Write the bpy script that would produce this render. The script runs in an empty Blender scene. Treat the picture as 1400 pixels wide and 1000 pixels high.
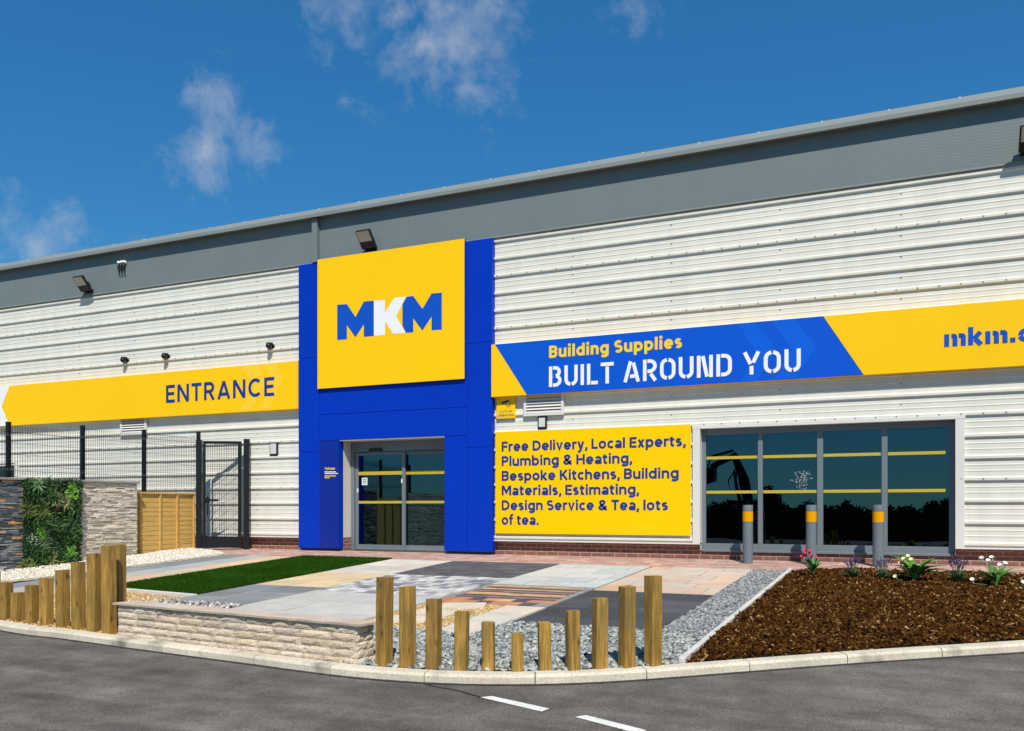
import bpy, math, random
import numpy as np
from mathutils import Vector
random.seed(7); RNG = np.random.default_rng(11)
R = math.radians
S = bpy.context.scene
COL = S.collection

# ---------------------------------------------------------------- camera
FPX, TH, HOR, Z0, CZ, SL = 1210.0, math.atan(558/1210), 696.0, 17.14, 0.89, 0.048
CAM = Vector((Z0*math.sin(TH), -Z0*math.cos(TH), CZ))
cd = bpy.data.cameras.new("camera"); co = bpy.data.objects.new("camera", cd); COL.objects.link(co)
co.location = CAM; co.rotation_euler = (R(90), 0, TH)
cd.sensor_width = 36; cd.lens = 36*FPX/1400; cd.shift_y = (HOR-500)/1400
cd.clip_start = 0.05; cd.clip_end = 3000
S.camera = co

# ---------------------------------------------------------------- light
SUN_AZ, SUN_EL = 30.0, 50.0          # azimuth measured from the facade's outward normal towards +x
sd = Vector((math.sin(R(SUN_AZ))*math.cos(R(SUN_EL)), -math.cos(R(SUN_AZ))*math.cos(R(SUN_EL)), math.sin(R(SUN_EL))))
ld = bpy.data.lights.new("sun", 'SUN'); ld.energy = 5.0; ld.angle = R(0.5); ld.color = (1, 0.95, 0.87)
lo = bpy.data.objects.new("sun", ld); COL.objects.link(lo)
lo.rotation_euler = sd.to_track_quat('Z', 'Y').to_euler(); lo.location = (20, -40, 50)
S.view_settings.view_transform = 'Standard'; S.view_settings.look = 'None'
S.view_settings.exposure = 0.0; S.view_settings.gamma = 1.0

def surv_dir(px, py):                # direction of a sighting (survey coordinates on the 1400x1000 picture)
    fw = Vector((-math.sin(TH), math.cos(TH), 0)); rt = Vector((math.cos(TH), math.sin(TH), 0))
    return fw + rt*((px-700)/FPX) - Vector((0, 0, 1))*((py-HOR)/FPX)

W = bpy.data.worlds.new("World"); S.world = W; W.use_nodes = True
def build_world():
    nt = W.node_tree; N = nt.nodes; L = nt.links
    bg = N['Background']
    sky = N.new('ShaderNodeTexSky'); sky.sky_type = 'NISHITA'; sky.sun_disc = False
    sky.sun_elevation = R(SUN_EL); sky.sun_rotation = math.atan2(sd.x, sd.y)
    sky.altitude = 300; sky.air_density = 1.0; sky.dust_density = 0.0; sky.ozone_density = 3.0
    hs = N.new('ShaderNodeHueSaturation'); hs.inputs['Saturation'].default_value = 1.66; hs.inputs['Value'].default_value = 2.72
    gm = N.new('ShaderNodeGamma'); gm.inputs['Gamma'].default_value = 0.60
    L.new(sky.outputs[0], gm.inputs['Color']); L.new(gm.outputs[0], hs.inputs['Color'])
    tn = N.new('ShaderNodeVectorMath'); tn.operation = 'MULTIPLY'; tn.inputs[1].default_value = (.40, .82, 1.0); L.new(hs.outputs[0], tn.inputs[0])
    tc = N.new('ShaderNodeTexCoord')
    def math_(op, a, b=None, clamp=False):
        m = N.new('ShaderNodeMath'); m.operation = op; m.use_clamp = clamp
        for i, v in enumerate((a, b)):
            if v is None: continue
            if isinstance(v, (int, float)): m.inputs[i].default_value = v
            else: L.new(v, m.inputs[i])
        return m.outputs[0]
    nz = N.new('ShaderNodeTexNoise'); nz.inputs['Scale'].default_value = 16; nz.inputs['Detail'].default_value = 10
    nz.inputs['Roughness'].default_value = 0.6; nz.inputs['Distortion'].default_value = 0.5
    L.new(tc.outputs['Generated'], nz.inputs['Vector'])
    nz2 = N.new('ShaderNodeTexNoise'); nz2.inputs['Scale'].default_value = 46; nz2.inputs['Detail'].default_value = 6
    nz2.inputs['Roughness'].default_value = 0.65
    L.new(tc.outputs['Generated'], nz2.inputs['Vector'])
    total = None
    for (px, py, r, s) in ((288, 140, 62, .75), (330, 195, 62, .72), (285, 205, 70, .8), (240, 248, 42, .42), (475, 28, 78, .62),
                           (625, 55, 120, .85), (560, 25, 90, .6), (662, 85, 82, .7), (478, 150, 50, .34), (715, 150, 30, .4), (45, 330, 92, .8),
                           (100, 318, 46, .5), (190, 322, 50, .3), (862, 30, 70, .34), (355, 145, 26, .4), (8, 312, 62, .6)):
        d = surv_dir(px, py).normalized()
        vd = N.new('ShaderNodeVectorMath'); vd.operation = 'DISTANCE'
        L.new(tc.outputs['Generated'], vd.inputs[0]); vd.inputs[1].default_value = d
        m = math_('SUBTRACT', 1.0, math_('DIVIDE', vd.outputs['Value'], r/FPX*1.2), True)
        m = math_('MULTIPLY', m, s)
        total = m if total is None else math_('MAXIMUM', total, m)
    n = math_('ADD', math_('MULTIPLY', math_('SUBTRACT', nz.outputs['Fac'], 0.5), 2.0), math_('MULTIPLY', math_('SUBTRACT', nz2.outputs['Fac'], 0.5), 1.1))
    dens = math_('SUBTRACT', math_('ADD', math_('MULTIPLY', total, 1.25), n), 0.35)
    dens = math_('MULTIPLY', dens, 0.85, True)
    dens = math_('MULTIPLY', dens, math_('MULTIPLY', total, 4.0, True))
    dens = math_('POWER', dens, 1.25)
    dens = math_('MULTIPLY', dens, 0.70)
    mix = N.new('ShaderNodeMix'); mix.data_type = 'RGBA'
    L.new(dens, mix.inputs['Factor']); L.new(tn.outputs[0], mix.inputs['A'])
    mix.inputs['B'].default_value = (7.4, 7.9, 8.6, 1)
    L.new(mix.outputs['Result'], bg.inputs['Color']); bg.inputs['Strength'].default_value = 0.075
build_world()

# ---------------------------------------------------------------- survey: points on real planes
def F(px, py, Y=0.0):                # point on the upright plane y = Y (parallel to the shop front)
    d = surv_dir(px, py); t = (Y-CAM.y)/d.y; return CAM + d*t
def G(px, py, dz=0.0):               # point on the gently sloping forecourt
    d = surv_dir(px, py); t = (SL*CAM.y+dz-CAM.z)/(d.z-SL*d.y); return CAM + d*t
def HZ(px, py, z):                   # point at a given height
    d = surv_dir(px, py); t = (z-CAM.z)/d.z; return CAM + d*t
def gz(y): return SL*y

# ---------------------------------------------------------------- materials
def mat(name, base, rough=.6, var=.12, vs=4.0, bump=0.0, bs=60.0, metal=0.0, spec=.4, attr=False, var2=0.0, vs2=40.0,
        stretch=None, coords='pos', tint=None, coat=0.0, dirt=None):
    m = bpy.data.materials.new(name); m.use_nodes = True
    nt = m.node_tree; N = nt.nodes; L = nt.links; p = N['Principled BSDF']
    p.inputs['Roughness'].default_value = rough; p.inputs['Metallic'].default_value = metal
    p.inputs['Specular IOR Level'].default_value = spec
    if coat: p.inputs['Coat Weight'].default_value = coat; p.inputs['Coat Roughness'].default_value = .15
    if coords == 'pos':
        g = N.new('ShaderNodeNewGeometry'); vec = g.outputs['Position']
    else:
        t = N.new('ShaderNodeTexCoord'); oi = N.new('ShaderNodeObjectInfo')
        a = N.new('ShaderNodeVectorMath'); a.operation = 'ADD'
        s = N.new('ShaderNodeMath'); s.operation = 'MULTIPLY'; s.inputs[1].default_value = 37.0
        L.new(oi.outputs['Random'], s.inputs[0]); L.new(t.outputs['Object'], a.inputs[0]); L.new(s.outputs[0], a.inputs[1]); vec = a.outputs[0]
    if stretch:
        mp = N.new('ShaderNodeMapping'); mp.inputs['Scale'].default_value = stretch; L.new(vec, mp.inputs['Vector']); vec = mp.outputs[0]
    if attr:
        at = N.new('ShaderNodeAttribute'); at.attribute_name = 'Col'; col = at.outputs['Color']
    else:
        rgb = N.new('ShaderNodeRGB'); rgb.outputs[0].default_value = (*base, 1); col = rgb.outputs[0]
    def vary(col, amt, scale, detail=5):
        nz = N.new('ShaderNodeTexNoise'); nz.inputs['Scale'].default_value = scale; nz.inputs['Detail'].default_value = detail
        L.new(vec, nz.inputs['Vector'])
        mr = N.new('ShaderNodeMapRange'); mr.inputs['From Min'].default_value = .25; mr.inputs['From Max'].default_value = .75
        mr.inputs['To Min'].default_value = 1-amt; mr.inputs['To Max'].default_value = 1+amt
        L.new(nz.outputs['Fac'], mr.inputs['Value'])
        vm = N.new('ShaderNodeVectorMath'); vm.operation = 'SCALE'; L.new(col, vm.inputs[0]); L.new(mr.outputs[0], vm.inputs['Scale'])
        return vm.outputs[0]
    if var: col = vary(col, var, vs)
    if var2: col = vary(col, var2, vs2, 3)
    if dirt:
        dc, thr, sc = dirt
        nz = N.new('ShaderNodeTexNoise'); nz.inputs['Scale'].default_value = sc; nz.inputs['Detail'].default_value = 6; L.new(vec, nz.inputs['Vector'])
        mr = N.new('ShaderNodeMapRange'); mr.inputs['From Min'].default_value = thr; mr.inputs['From Max'].default_value = thr+.15; L.new(nz.outputs['Fac'], mr.inputs['Value'])
        mx = N.new('ShaderNodeMix'); mx.data_type = 'RGBA'; mx.inputs['B'].default_value = (*dc, 1)
        L.new(mr.outputs[0], mx.inputs['Factor']); L.new(col, mx.inputs['A']); col = mx.outputs['Result']
    L.new(col, p.inputs['Base Color'])
    if bump:
        nb = N.new('ShaderNodeTexNoise'); nb.inputs['Scale'].default_value = bs; nb.inputs['Detail'].default_value = 4; L.new(vec, nb.inputs['Vector'])
        b = N.new('ShaderNodeBump'); b.inputs['Strength'].default_value = bump; b.inputs['Distance'].default_value = .02
        L.new(nb.outputs['Fac'], b.inputs['Height']); L.new(b.outputs[0], p.inputs['Normal'])
    return m

M = {}
M['clad'] = mat('cream_steel', (.70, .68, .59), .45, .04, .7, 0, metal=0, spec=.4, var2=.05, vs2=2.2, stretch=(2.5, 1, .35))
M['flash'] = mat('cream_flashing', (.68, .66, .60), .45, .03, 1.5)
M['screw'] = mat('screw_dark', (.12, .11, .10), .5, 0)
M['fascia'] = mat('grey_steel', (.165, .195, .19), .42, .05, .8, 0, var2=.03, vs2=9)
M['gutter'] = mat('gutter_grey', (.22, .245, .23), .42, .06, 1.2)
M['brick'] = None
M['blue'] = mat('blue_panel', (.001, .034, .43), .42, .03, .8, spec=.14)
M['blue_dark'] = mat('dark_blue_panel', (.004, .022, .26), .3, .04, .8, spec=.3)
M['bandblue'] = mat('blue_vinyl', (.002, .085, .56), .35, .02, 1, spec=.3)
M['bandblue2'] = mat('light_blue_vinyl', (.003, .105, .62), .35, .02, 1, spec=.3)
M['logo_blue'] = mat('logo_blue', (.003, .075, .48), .4, .0, 1)
M['yellow'] = mat('yellow_panel', (.95, .55, .004), .45, .02, .9, spec=.16)
M['yellow2'] = mat('pale_yellow_vinyl', (.95, .585, .022), .38, .02, .9, spec=.3)
M['board'] = mat('yellow_board', (.95, .56, .0), .5, .02, 1.2, spec=.1)
M['ytext'] = mat('yellow_letter', (.90, .60, .03), .4, 0)
M['navy'] = mat('navy_letter', (.012, .035, .22), .45, 0)
M['white'] = mat('white_paint', (.82, .82, .82), .45, .03, 2)
M['frame'] = mat('grey_aluminium', (.155, .185, .20), .4, .04, 3)
M['frame_dark'] = mat('dark_aluminium', (.06, .075, .085), .4, .04, 3)
M['black'] = mat('black_coat', (.006, .007, .008), .4, .1, 3)
M['blackplastic'] = mat('black_plastic', (.012, .012, .013), .45, .1, 6)
M['lens'] = mat('lamp_lens', (.52, .47, .40), .12, .1, 20, spec=.6)
M['opal'] = mat('opal_lens', (.62, .62, .60), .25, .05, 20)
M['strip'] = mat('yellow_strip', (.50, .38, .04), .45, .25, 60)
M['bollard'] = mat('bollard_grey', (.135, .165, .185), .68, .06, 6, bump=.05, bs=90)
M['amber'] = mat('amber_band', (.74, .33, .004), 1.0, .02, 5, spec=.0)
M['steel'] = mat('bright_steel', (.6, .6, .6), .3, .1, 9, metal=1)
M['kerb'] = mat('kerb_concrete', (.60, .53, .41), .85, .18, 1.6, .25, 90, dirt=((.22, .20, .155), .55, 2.6), var2=.22, vs2=55)
M['edge'] = mat('edging_concrete', (.58, .56, .50), .85, .12, 3, .2, 90)
M['wood'] = mat('treated_timber', (.335, .19, .036), .72, .42, 2.2, .35, 16, stretch=(14, 14, 1.2), coords='obj', var2=.20, vs2=9, dirt=((.15, .07, .015), .70, .55))
def timber_mat():
    m = M['wood']; nt = m.node_tree; N = nt.nodes; L = nt.links; p = N['Principled BSDF']
    src = p.inputs['Base Color'].links[0].from_socket; oi = N.new('ShaderNodeObjectInfo'); tc = N.new('ShaderNodeTexCoord')
    off = N.new('ShaderNodeVectorMath'); off.operation = 'ADD'; sc = N.new('ShaderNodeMath'); sc.operation = 'MULTIPLY'; sc.inputs[1].default_value = 53
    L.new(oi.outputs['Random'], sc.inputs[0]); L.new(tc.outputs['Object'], off.inputs[0]); L.new(sc.outputs[0], off.inputs[1])
    def mapped(scale):
        mp = N.new('ShaderNodeMapping'); mp.inputs['Scale'].default_value = scale; L.new(off.outputs[0], mp.inputs['Vector']); return mp.outputs[0]
    def rng(v, f0, f1, t0, t1):
        r = N.new('ShaderNodeMapRange'); L.new(v, r.inputs['Value'])
        for k, x in zip(('From Min', 'From Max', 'To Min', 'To Max'), (f0, f1, t0, t1)): r.inputs[k].default_value = x
        return r.outputs[0]
    def mulc(c, f):
        v = N.new('ShaderNodeVectorMath'); v.operation = 'SCALE'; L.new(c, v.inputs[0]); L.new(f, v.inputs['Scale']); return v.outputs[0]
    c = mulc(src, rng(oi.outputs['Random'], 0, 1, .80, 1.16))
    g = N.new('ShaderNodeTexNoise'); g.inputs['Scale'].default_value = 1; g.inputs['Detail'].default_value = 4; L.new(mapped((110, 110, 5)), g.inputs['Vector'])
    c = mulc(c, rng(g.outputs['Fac'], .3, .7, .72, 1.25))
    vo = N.new('ShaderNodeTexVoronoi'); vo.inputs['Scale'].default_value = 1; vo.inputs['Randomness'].default_value = 1; L.new(mapped((9, 9, 4.2)), vo.inputs['Vector'])
    kn = rng(vo.outputs['Distance'], .06, .20, .9, 0)
    mx = N.new('ShaderNodeMix'); mx.data_type = 'RGBA'; mx.inputs['B'].default_value = (.085, .034, .008, 1); L.new(kn, mx.inputs['Factor']); L.new(c, mx.inputs['A'])
    gr = N.new('ShaderNodeTexNoise'); gr.inputs['Scale'].default_value = 3.5; gr.inputs['Detail'].default_value = 5; L.new(off.outputs[0], gr.inputs['Vector'])
    mg = N.new('ShaderNodeMix'); mg.data_type = 'RGBA'; mg.inputs['B'].default_value = (.16, .125, .035, 1); L.new(rng(gr.outputs['Fac'], .5, .72, 0, .7), mg.inputs['Factor']); L.new(mx.outputs['Result'], mg.inputs['A'])
    L.new(mg.outputs['Result'], p.inputs['Base Color'])
timber_mat()
M['panelwood'] = mat('panel_timber', (.62, .38, .10), .65, .18, 2.0, .15, 18, stretch=(10, 1.2, 14), coords='obj', var2=.14, vs2=8, dirt=((.42, .22, .045), .66, .6))
M['stone'] = mat('split_stone', (.5, .45, .38), .9, .16, 9, .55, 45, attr=True, var2=.12, vs2=60)
M['slab'] = mat('paving_slab', (.5, .5, .5), .9, .12, 3, .12, 50, spec=.1, attr=True, var2=.08, vs2=35)
M['slabdark'] = mat('slate_slab', (.1, .1, .1), .75, .20, 2.4, .2, 40, spec=.2, attr=True, var2=.10, vs2=20)
M['joint'] = mat('joint_sand', (.30, .27, .22), .95, .2, 20, .3, 120)
M['chip'] = mat('stone_chip', (.4, .4, .4), .8, .12, 30, 0, attr=True)
M['bed'] = mat('bed_soil', (.07, .075, .073), .95, .3, 25, .5, 60)
M['bedgold'] = mat('bed_gold', (.50, .36, .17), .95, .3, 25, .5, 60)
M['bedcream'] = mat('bed_cream', (.60, .55, .45), .95, .2, 25, .5, 60)
M['soil'] = mat('mulch_soil', (.018, .008, .004), .95, .4, 20, .7, 40)
M['bark'] = mat('bark_chip', (.07, .035, .015), 1.0, .2, 40, 0, attr=True, spec=.02)
M['turf'] = mat('turf_blade', (.03, .09, .008), .8, .25, 1.5, 0, attr=True, spec=.02)
M['turfbase'] = mat('turf_base', (.014, .04, .005), .9, .2, 3)
M['leaf'] = mat('leaf', (.04, .1, .02), .55, .15, 8, 0, attr=True, spec=.35)
M['petal'] = mat('petal', (.8, .8, .7), .6, .05, 20, 0, attr=True)
M['roadpaint'] = mat('road_paint', (.72, .70, .64), .8, .12, 9, .2, 120, dirt=((.20, .19, .17), .60, 26))
M['mortar'] = mat('mortar', (.50, .45, .37), .95, .2, 15, .4, 80)
M['coping'] = mat('coping_sandstone', (.56, .455, .345), .85, .2, 2.2, .3, 30, var2=.1, vs2=30)
M['roof'] = mat('roof_steel', (.2, .22, .22), .5, .05, 1)
M['interior'] = mat('interior_dark', (.05, .05, .05), .8, .2, 1)
M['intfloor'] = mat('interior_floor', (.10, .10, .10), .6, .2, 1)
M['paper'] = mat('paper', (.72, .76, .72), .7, .05, 30)
M['machine'] = mat('machine_yellow', (.35, .20, .02), .5, .2, 1)
M['machine_dark'] = mat('machine_dark', (.02, .02, .02), .6, .2, 1)
M['shell'] = mat('steel_shell', (.4, .4, .38), .5, .05, 1)
M['door_white'] = mat('door_reveal', (.66, .63, .55), .5, .03, 2)

def emission_mat(name, c, s):
    m = bpy.data.materials.new(name); m.use_nodes = True
    p = m.node_tree.nodes['Principled BSDF']; p.inputs['Base Color'].default_value = (*c, 1)
    p.inputs['Emission Color'].default_value = (*c, 1); p.inputs['Emission Strength'].default_value = s
    return m
M['roomlamp'] = emission_mat('room_lamp', (.9, .95, 1), .55)

def brick_mat():
    m = bpy.data.materials.new('red_brick'); m.use_nodes = True
    nt = m.node_tree; N = nt.nodes; L = nt.links; p = N['Principled BSDF']; p.inputs['Roughness'].default_value = .85
    g = N.new('ShaderNodeNewGeometry'); sp = N.new('ShaderNodeSeparateXYZ'); L.new(g.outputs['Position'], sp.inputs[0])
    ad = N.new('ShaderNodeMath'); L.new(sp.outputs[0], ad.inputs[0]); L.new(sp.outputs[1], ad.inputs[1])
    cb = N.new('ShaderNodeCombineXYZ'); L.new(ad.outputs[0], cb.inputs[0]); L.new(sp.outputs[2], cb.inputs[1])
    b = N.new('ShaderNodeTexBrick'); L.new(cb.outputs[0], b.inputs['Vector'])
    b.inputs['Scale'].default_value = 1.0; b.inputs['Brick Width'].default_value = .225; b.inputs['Row Height'].default_value = .075
    b.inputs['Mortar Size'].default_value = .006; b.inputs['Mortar Smooth'].default_value = .2; b.inputs['Bias'].default_value = 0
    b.inputs['Color1'].default_value = (.27, .105, .065, 1); b.inputs['Color2'].default_value = (.20, .075, .055, 1); b.inputs['Mortar'].default_value = (.45, .38, .31, 1)
    nz = N.new('ShaderNodeTexNoise'); nz.inputs['Scale'].default_value = 22; L.new(g.outputs['Position'], nz.inputs['Vector'])
    mr = N.new('ShaderNodeMapRange'); mr.inputs['To Min'].default_value = .6; mr.inputs['To Max'].default_value = 1.4; L.new(nz.outputs['Fac'], mr.inputs['Value'])
    vm = N.new('ShaderNodeVectorMath'); vm.operation = 'SCALE'; L.new(b.outputs['Color'], vm.inputs[0]); L.new(mr.outputs[0], vm.inputs['Scale'])
    L.new(vm.outputs[0], p.inputs['Base Color'])
    bp = N.new('ShaderNodeBump'); bp.invert = True; bp.inputs['Strength'].default_value = .6; bp.inputs['Distance'].default_value = .008
    L.new(b.outputs['Fac'], bp.inputs['Height']); L.new(bp.outputs[0], p.inputs['Normal'])
    return m
M['brick'] = brick_mat()

def asphalt_mat():
    m = bpy.data.materials.new('asphalt'); m.use_nodes = True
    nt = m.node_tree; N = nt.nodes; L = nt.links; p = N['Principled BSDF']; p.inputs['Roughness'].default_value = .85
    p.inputs['Specular IOR Level'].default_value = .3
    g = N.new('ShaderNodeNewGeometry'); pos = g.outputs['Position']
    def noise(s, d=5, r=.6):
        n = N.new('ShaderNodeTexNoise'); n.inputs['Scale'].default_value = s; n.inputs['Detail'].default_value = d; n.inputs['Roughness'].default_value = r
        L.new(pos, n.inputs['Vector']); return n.outputs['Fac']
    def mul(a, lo, hi, f0=.3, f1=.7):
        mr = N.new('ShaderNodeMapRange'); mr.inputs['From Min'].default_value = f0; mr.inputs['From Max'].default_value = f1
        mr.inputs['To Min'].default_value = lo; mr.inputs['To Max'].default_value = hi; L.new(a, mr.inputs['Value']); return mr.outputs[0]
    def mm(a, b):
        x = N.new('ShaderNodeMath'); x.operation = 'MULTIPLY'; L.new(a, x.inputs[0]); L.new(b, x.inputs[1]); return x.outputs[0]
    f = mm(mul(noise(1.0, 8, .72), .62, 1.42), mul(noise(3.5, 5), .80, 1.22)); f = mm(f, mul(noise(75, 3, .8), .35, 1.75)); f = mm(f, mul(noise(240, 2), .7, 1.35))
    mp = N.new('ShaderNodeMapping'); mp.inputs['Scale'].default_value = (.35, 2.2, 1); mp.inputs['Rotation'].default_value = (0, 0, R(-18)); L.new(pos, mp.inputs['Vector'])
    sn = N.new('ShaderNodeTexNoise'); sn.inputs['Scale'].default_value = 1.4; sn.inputs['Detail'].default_value = 6; L.new(mp.outputs[0], sn.inputs['Vector'])
    f = mm(f, mul(sn.outputs['Fac'], .70, 1.32))
    vm = N.new('ShaderNodeVectorMath'); vm.operation = 'SCALE'; vm.inputs[0].default_value = (.118, .104, .088); L.new(f, vm.inputs['Scale'])
    vo = N.new('ShaderNodeTexVoronoi'); vo.inputs['Scale'].default_value = 22; L.new(pos, vo.inputs['Vector'])
    sp = N.new('ShaderNodeMapRange'); sp.inputs['From Min'].default_value = .07; sp.inputs['From Max'].default_value = .04; L.new(vo.outputs['Distance'], sp.inputs['Value'])
    sparse = mm(sp.outputs[0], mul(noise(9, 2), 0, 1, .62, .66))
    mx = N.new('ShaderNodeMix'); mx.data_type = 'RGBA'; L.new(sparse, mx.inputs['Factor']); L.new(vm.outputs[0], mx.inputs['A']); mx.inputs['B'].default_value = (.38, .34, .28, 1)
    L.new(mx.outputs['Result'], p.inputs['Base Color'])
    b = N.new('ShaderNodeBump'); b.inputs['Strength'].default_value = .55; b.inputs['Distance'].default_value = .012
    L.new(noise(130, 3, .7), b.inputs['Height']); L.new(b.outputs[0], p.inputs['Normal'])
    return m
M['asphalt'] = asphalt_mat()

def glass_mat():
    m = bpy.data.materials.new('tinted_glass'); m.use_nodes = True
    nt = m.node_tree; N = nt.nodes; L = nt.links; N.remove(N['Principled BSDF']); out = N['Material Output']
    tr = N.new('ShaderNodeBsdfTransparent'); tr.inputs[0].default_value = (.26, .31, .33, 1)
    gl = N.new('ShaderNodeBsdfGlossy'); gl.inputs['Roughness'].default_value = 0.0; gl.inputs['Color'].default_value = (.42, .70, .86, 1)
    g = N.new('ShaderNodeNewGeometry'); nz = N.new('ShaderNodeTexNoise'); nz.inputs['Scale'].default_value = .9; L.new(g.outputs['Position'], nz.inputs['Vector'])
    b = N.new('ShaderNodeBump'); b.inputs['Strength'].default_value = .06; b.inputs['Distance'].default_value = .02; L.new(nz.outputs['Fac'], b.inputs['Height']); L.new(b.outputs[0], gl.inputs['Normal'])
    fr = N.new('ShaderNodeFresnel'); fr.inputs['IOR'].default_value = 1.5
    a = N.new('ShaderNodeMath'); a.operation = 'ADD'; a.inputs[1].default_value = .085; a.use_clamp = True; L.new(fr.outputs[0], a.inputs[0])
    mx = N.new('ShaderNodeMixShader'); L.new(a.outputs[0], mx.inputs[0]); L.new(tr.outputs[0], mx.inputs[1]); L.new(gl.outputs[0], mx.inputs[2])
    L.new(mx.outputs[0], out.inputs['Surface'])
    return m
M['glass'] = glass_mat()

# ---------------------------------------------------------------- mesh helpers
def link(o, parent=None):
    COL.objects.link(o)
    if parent: o.parent = parent
    return o
def tag(o, label=None, cat=None, group=None, kind=None):
    if label: o['label'] = label
    if cat: o['category'] = cat
    if group: o['group'] = group
    if kind: o['kind'] = kind
    return o
def thing(name, label, cat, loc=(0, 0, 0), group=None, rz=0.0):
    o = bpy.data.objects.new(name, None); o.empty_display_size = .2; link(o); o.location = loc; o.rotation_euler = (0, 0, rz)
    return tag(o, label, cat, group)
def copy_tree(o, parent=None):
    c = o.copy(); COL.objects.link(c); c.parent = parent
    for ch in list(o.children): copy_tree(ch, c)
    return c
def world_loc(o):
    v = Vector((0, 0, 0))
    while o: v += Vector(o.location); o = o.parent
    return v

class MB:
    def __init__(s): s.v = []; s.f = []; s.m = []; s.c = []; s.mi = 0; s.col = (1, 1, 1)
    def add(s, vs, fs):
        b = len(s.v); s.v.extend(tuple(v) for v in vs)
        for f in fs: s.f.append(tuple(b+i for i in f)); s.m.append(s.mi); s.c.append(s.col)
        return s
    def box(s, x0, x1, y0, y1, z0, z1):
        x0, x1 = min(x0, x1), max(x0, x1); y0, y1 = min(y0, y1), max(y0, y1); z0, z1 = min(z0, z1), max(z0, z1)
        return s.add([(x0, y0, z0), (x1, y0, z0), (x1, y1, z0), (x0, y1, z0), (x0, y0, z1), (x1, y0, z1), (x1, y1, z1), (x0, y1, z1)],
                     [(3, 2, 1, 0), (4, 5, 6, 7), (0, 1, 5, 4), (1, 2, 6, 5), (2, 3, 7, 6), (3, 0, 4, 7)])
    def hexa(s, pts):      # 8 points: bottom ring, top ring
        return s.add(pts, [(3, 2, 1, 0), (4, 5, 6, 7), (0, 1, 5, 4), (1, 2, 6, 5), (2, 3, 7, 6), (3, 0, 4, 7)])
    def prism_xz(s, poly, y0, y1):   # polygon in (x,z), front face at y0 (towards the road), back at y1
        n = len(poly)
        a = sum(poly[i][0]*poly[(i+1) % n][1]-poly[(i+1) % n][0]*poly[i][1] for i in range(n))
        if a < 0: poly = poly[::-1]
        vs = [(x, y0, z) for x, z in poly]+[(x, y1, z) for x, z in poly]
        fs = [tuple(range(n)), tuple(range(2*n-1, n-1, -1))]
        fs += [(i, i+n, (i+1) % n+n, (i+1) % n) for i in range(n)]
        return s.add(vs, fs)
    def extr_x(s, prof, x0, x1, cap=True):   # profile in (y,z), swept along x
        n = len(prof)
        vs = [(x0, y, z) for y, z in prof]+[(x1, y, z) for y, z in prof]
        fs = [(i, i+1, i+1+n, i+n) for i in range(n-1)]
        if cap: fs += [(n-1, 0, n, 2*n-1), tuple(range(n-1, -1, -1)), tuple(range(n, 2*n))]
        return s.add(vs, fs)
    def cyl(s, c, r, h, n=20, r2=None, axis='z'):
        r2 = r if r2 is None else r2
        def pt(a, rr, t):
            p = (rr*math.cos(a), rr*math.sin(a), t)
            if axis == 'y': p = (p[0], p[2], p[1])
            if axis == 'x': p = (p[2], p[0], p[1])
            return (c[0]+p[0], c[1]+p[1], c[2]+p[2])
        vs = [pt(2*math.pi*i/n, r, 0) for i in range(n)]+[pt(2*math.pi*i/n, r2, h) for i in range(n)]
        fs = [tuple(range(n-1, -1, -1)), tuple(range(n, 2*n))]+[(i, (i+1) % n, (i+1) % n+n, i+n) for i in range(n)]
        return s.add(vs, fs)
    def lathe(s, c, prof, n=24):
        vs = []; m = len(prof)
        for r, z in prof:
            for i in range(n): a = 2*math.pi*i/n; vs.append((c[0]+r*math.cos(a), c[1]+r*math.sin(a), c[2]+z))
        fs = [(k*n+i, k*n+(i+1) % n, (k+1)*n+(i+1) % n, (k+1)*n+i) for k in range(m-1) for i in range(n)]
        vs = vs+vs[:n]+vs[(m-1)*n:m*n]          # end discs with rims of their own, so that the sides shade straight
        fs += [tuple(range(m*n+n-1, m*n-1, -1)), tuple(range(m*n+n, m*n+2*n))]
        return s.add(vs, fs)
    def tube(s, pts, r, n=6, taper=1.0):
        pts = [Vector(p) for p in pts]; vs = []; m = len(pts)
        for k, p in enumerate(pts):
            d = (pts[min(k+1, m-1)]-pts[max(k-1, 0)]).normalized()
            u = d.cross(Vector((0, 0, 1)));
            if u.length < 1e-3: u = d.cross(Vector((0, 1, 0)))
            u.normalize(); w = d.cross(u); rr = r*(1+(taper-1)*k/max(1, m-1))
            for i in range(n): a = 2*math.pi*i/n; vs.append(p+u*(rr*math.cos(a))+w*(rr*math.sin(a)))
        fs = [(k*n+i, k*n+(i+1) % n, (k+1)*n+(i+1) % n, (k+1)*n+i) for k in range(m-1) for i in range(n)]
        fs += [tuple(range(n-1, -1, -1)), tuple(range((m-1)*n, m*n))]
        return s.add(vs, fs)
    def strip(s, pts, t, y0, y1):   # thick flat stroke in the xz plane, as a solid between y0 and y1
        P = [Vector((p[0], p[1])) for p in pts]; n = len(P); Lp = []; Rp = []
        for i in range(n):
            a = (P[i]-P[i-1]).normalized() if i > 0 else (P[1]-P[0]).normalized()
            b = (P[i+1]-P[i]).normalized() if i < n-1 else a
            na = Vector((-a.y, a.x)); nb = Vector((-b.y, b.x)); m = (na+nb)
            m = m/max(.35, m.dot(na)) if m.length > 1e-6 else na
            Lp.append(P[i]+m*t/2); Rp.append(P[i]-m*t/2)
        for i in range(n-1):
            q = [(Rp[i].x, Rp[i].y), (Rp[i+1].x, Rp[i+1].y), (Lp[i+1].x, Lp[i+1].y), (Lp[i].x, Lp[i].y)]
            s.prism_xz(q, y0, y1)
        return s
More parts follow.
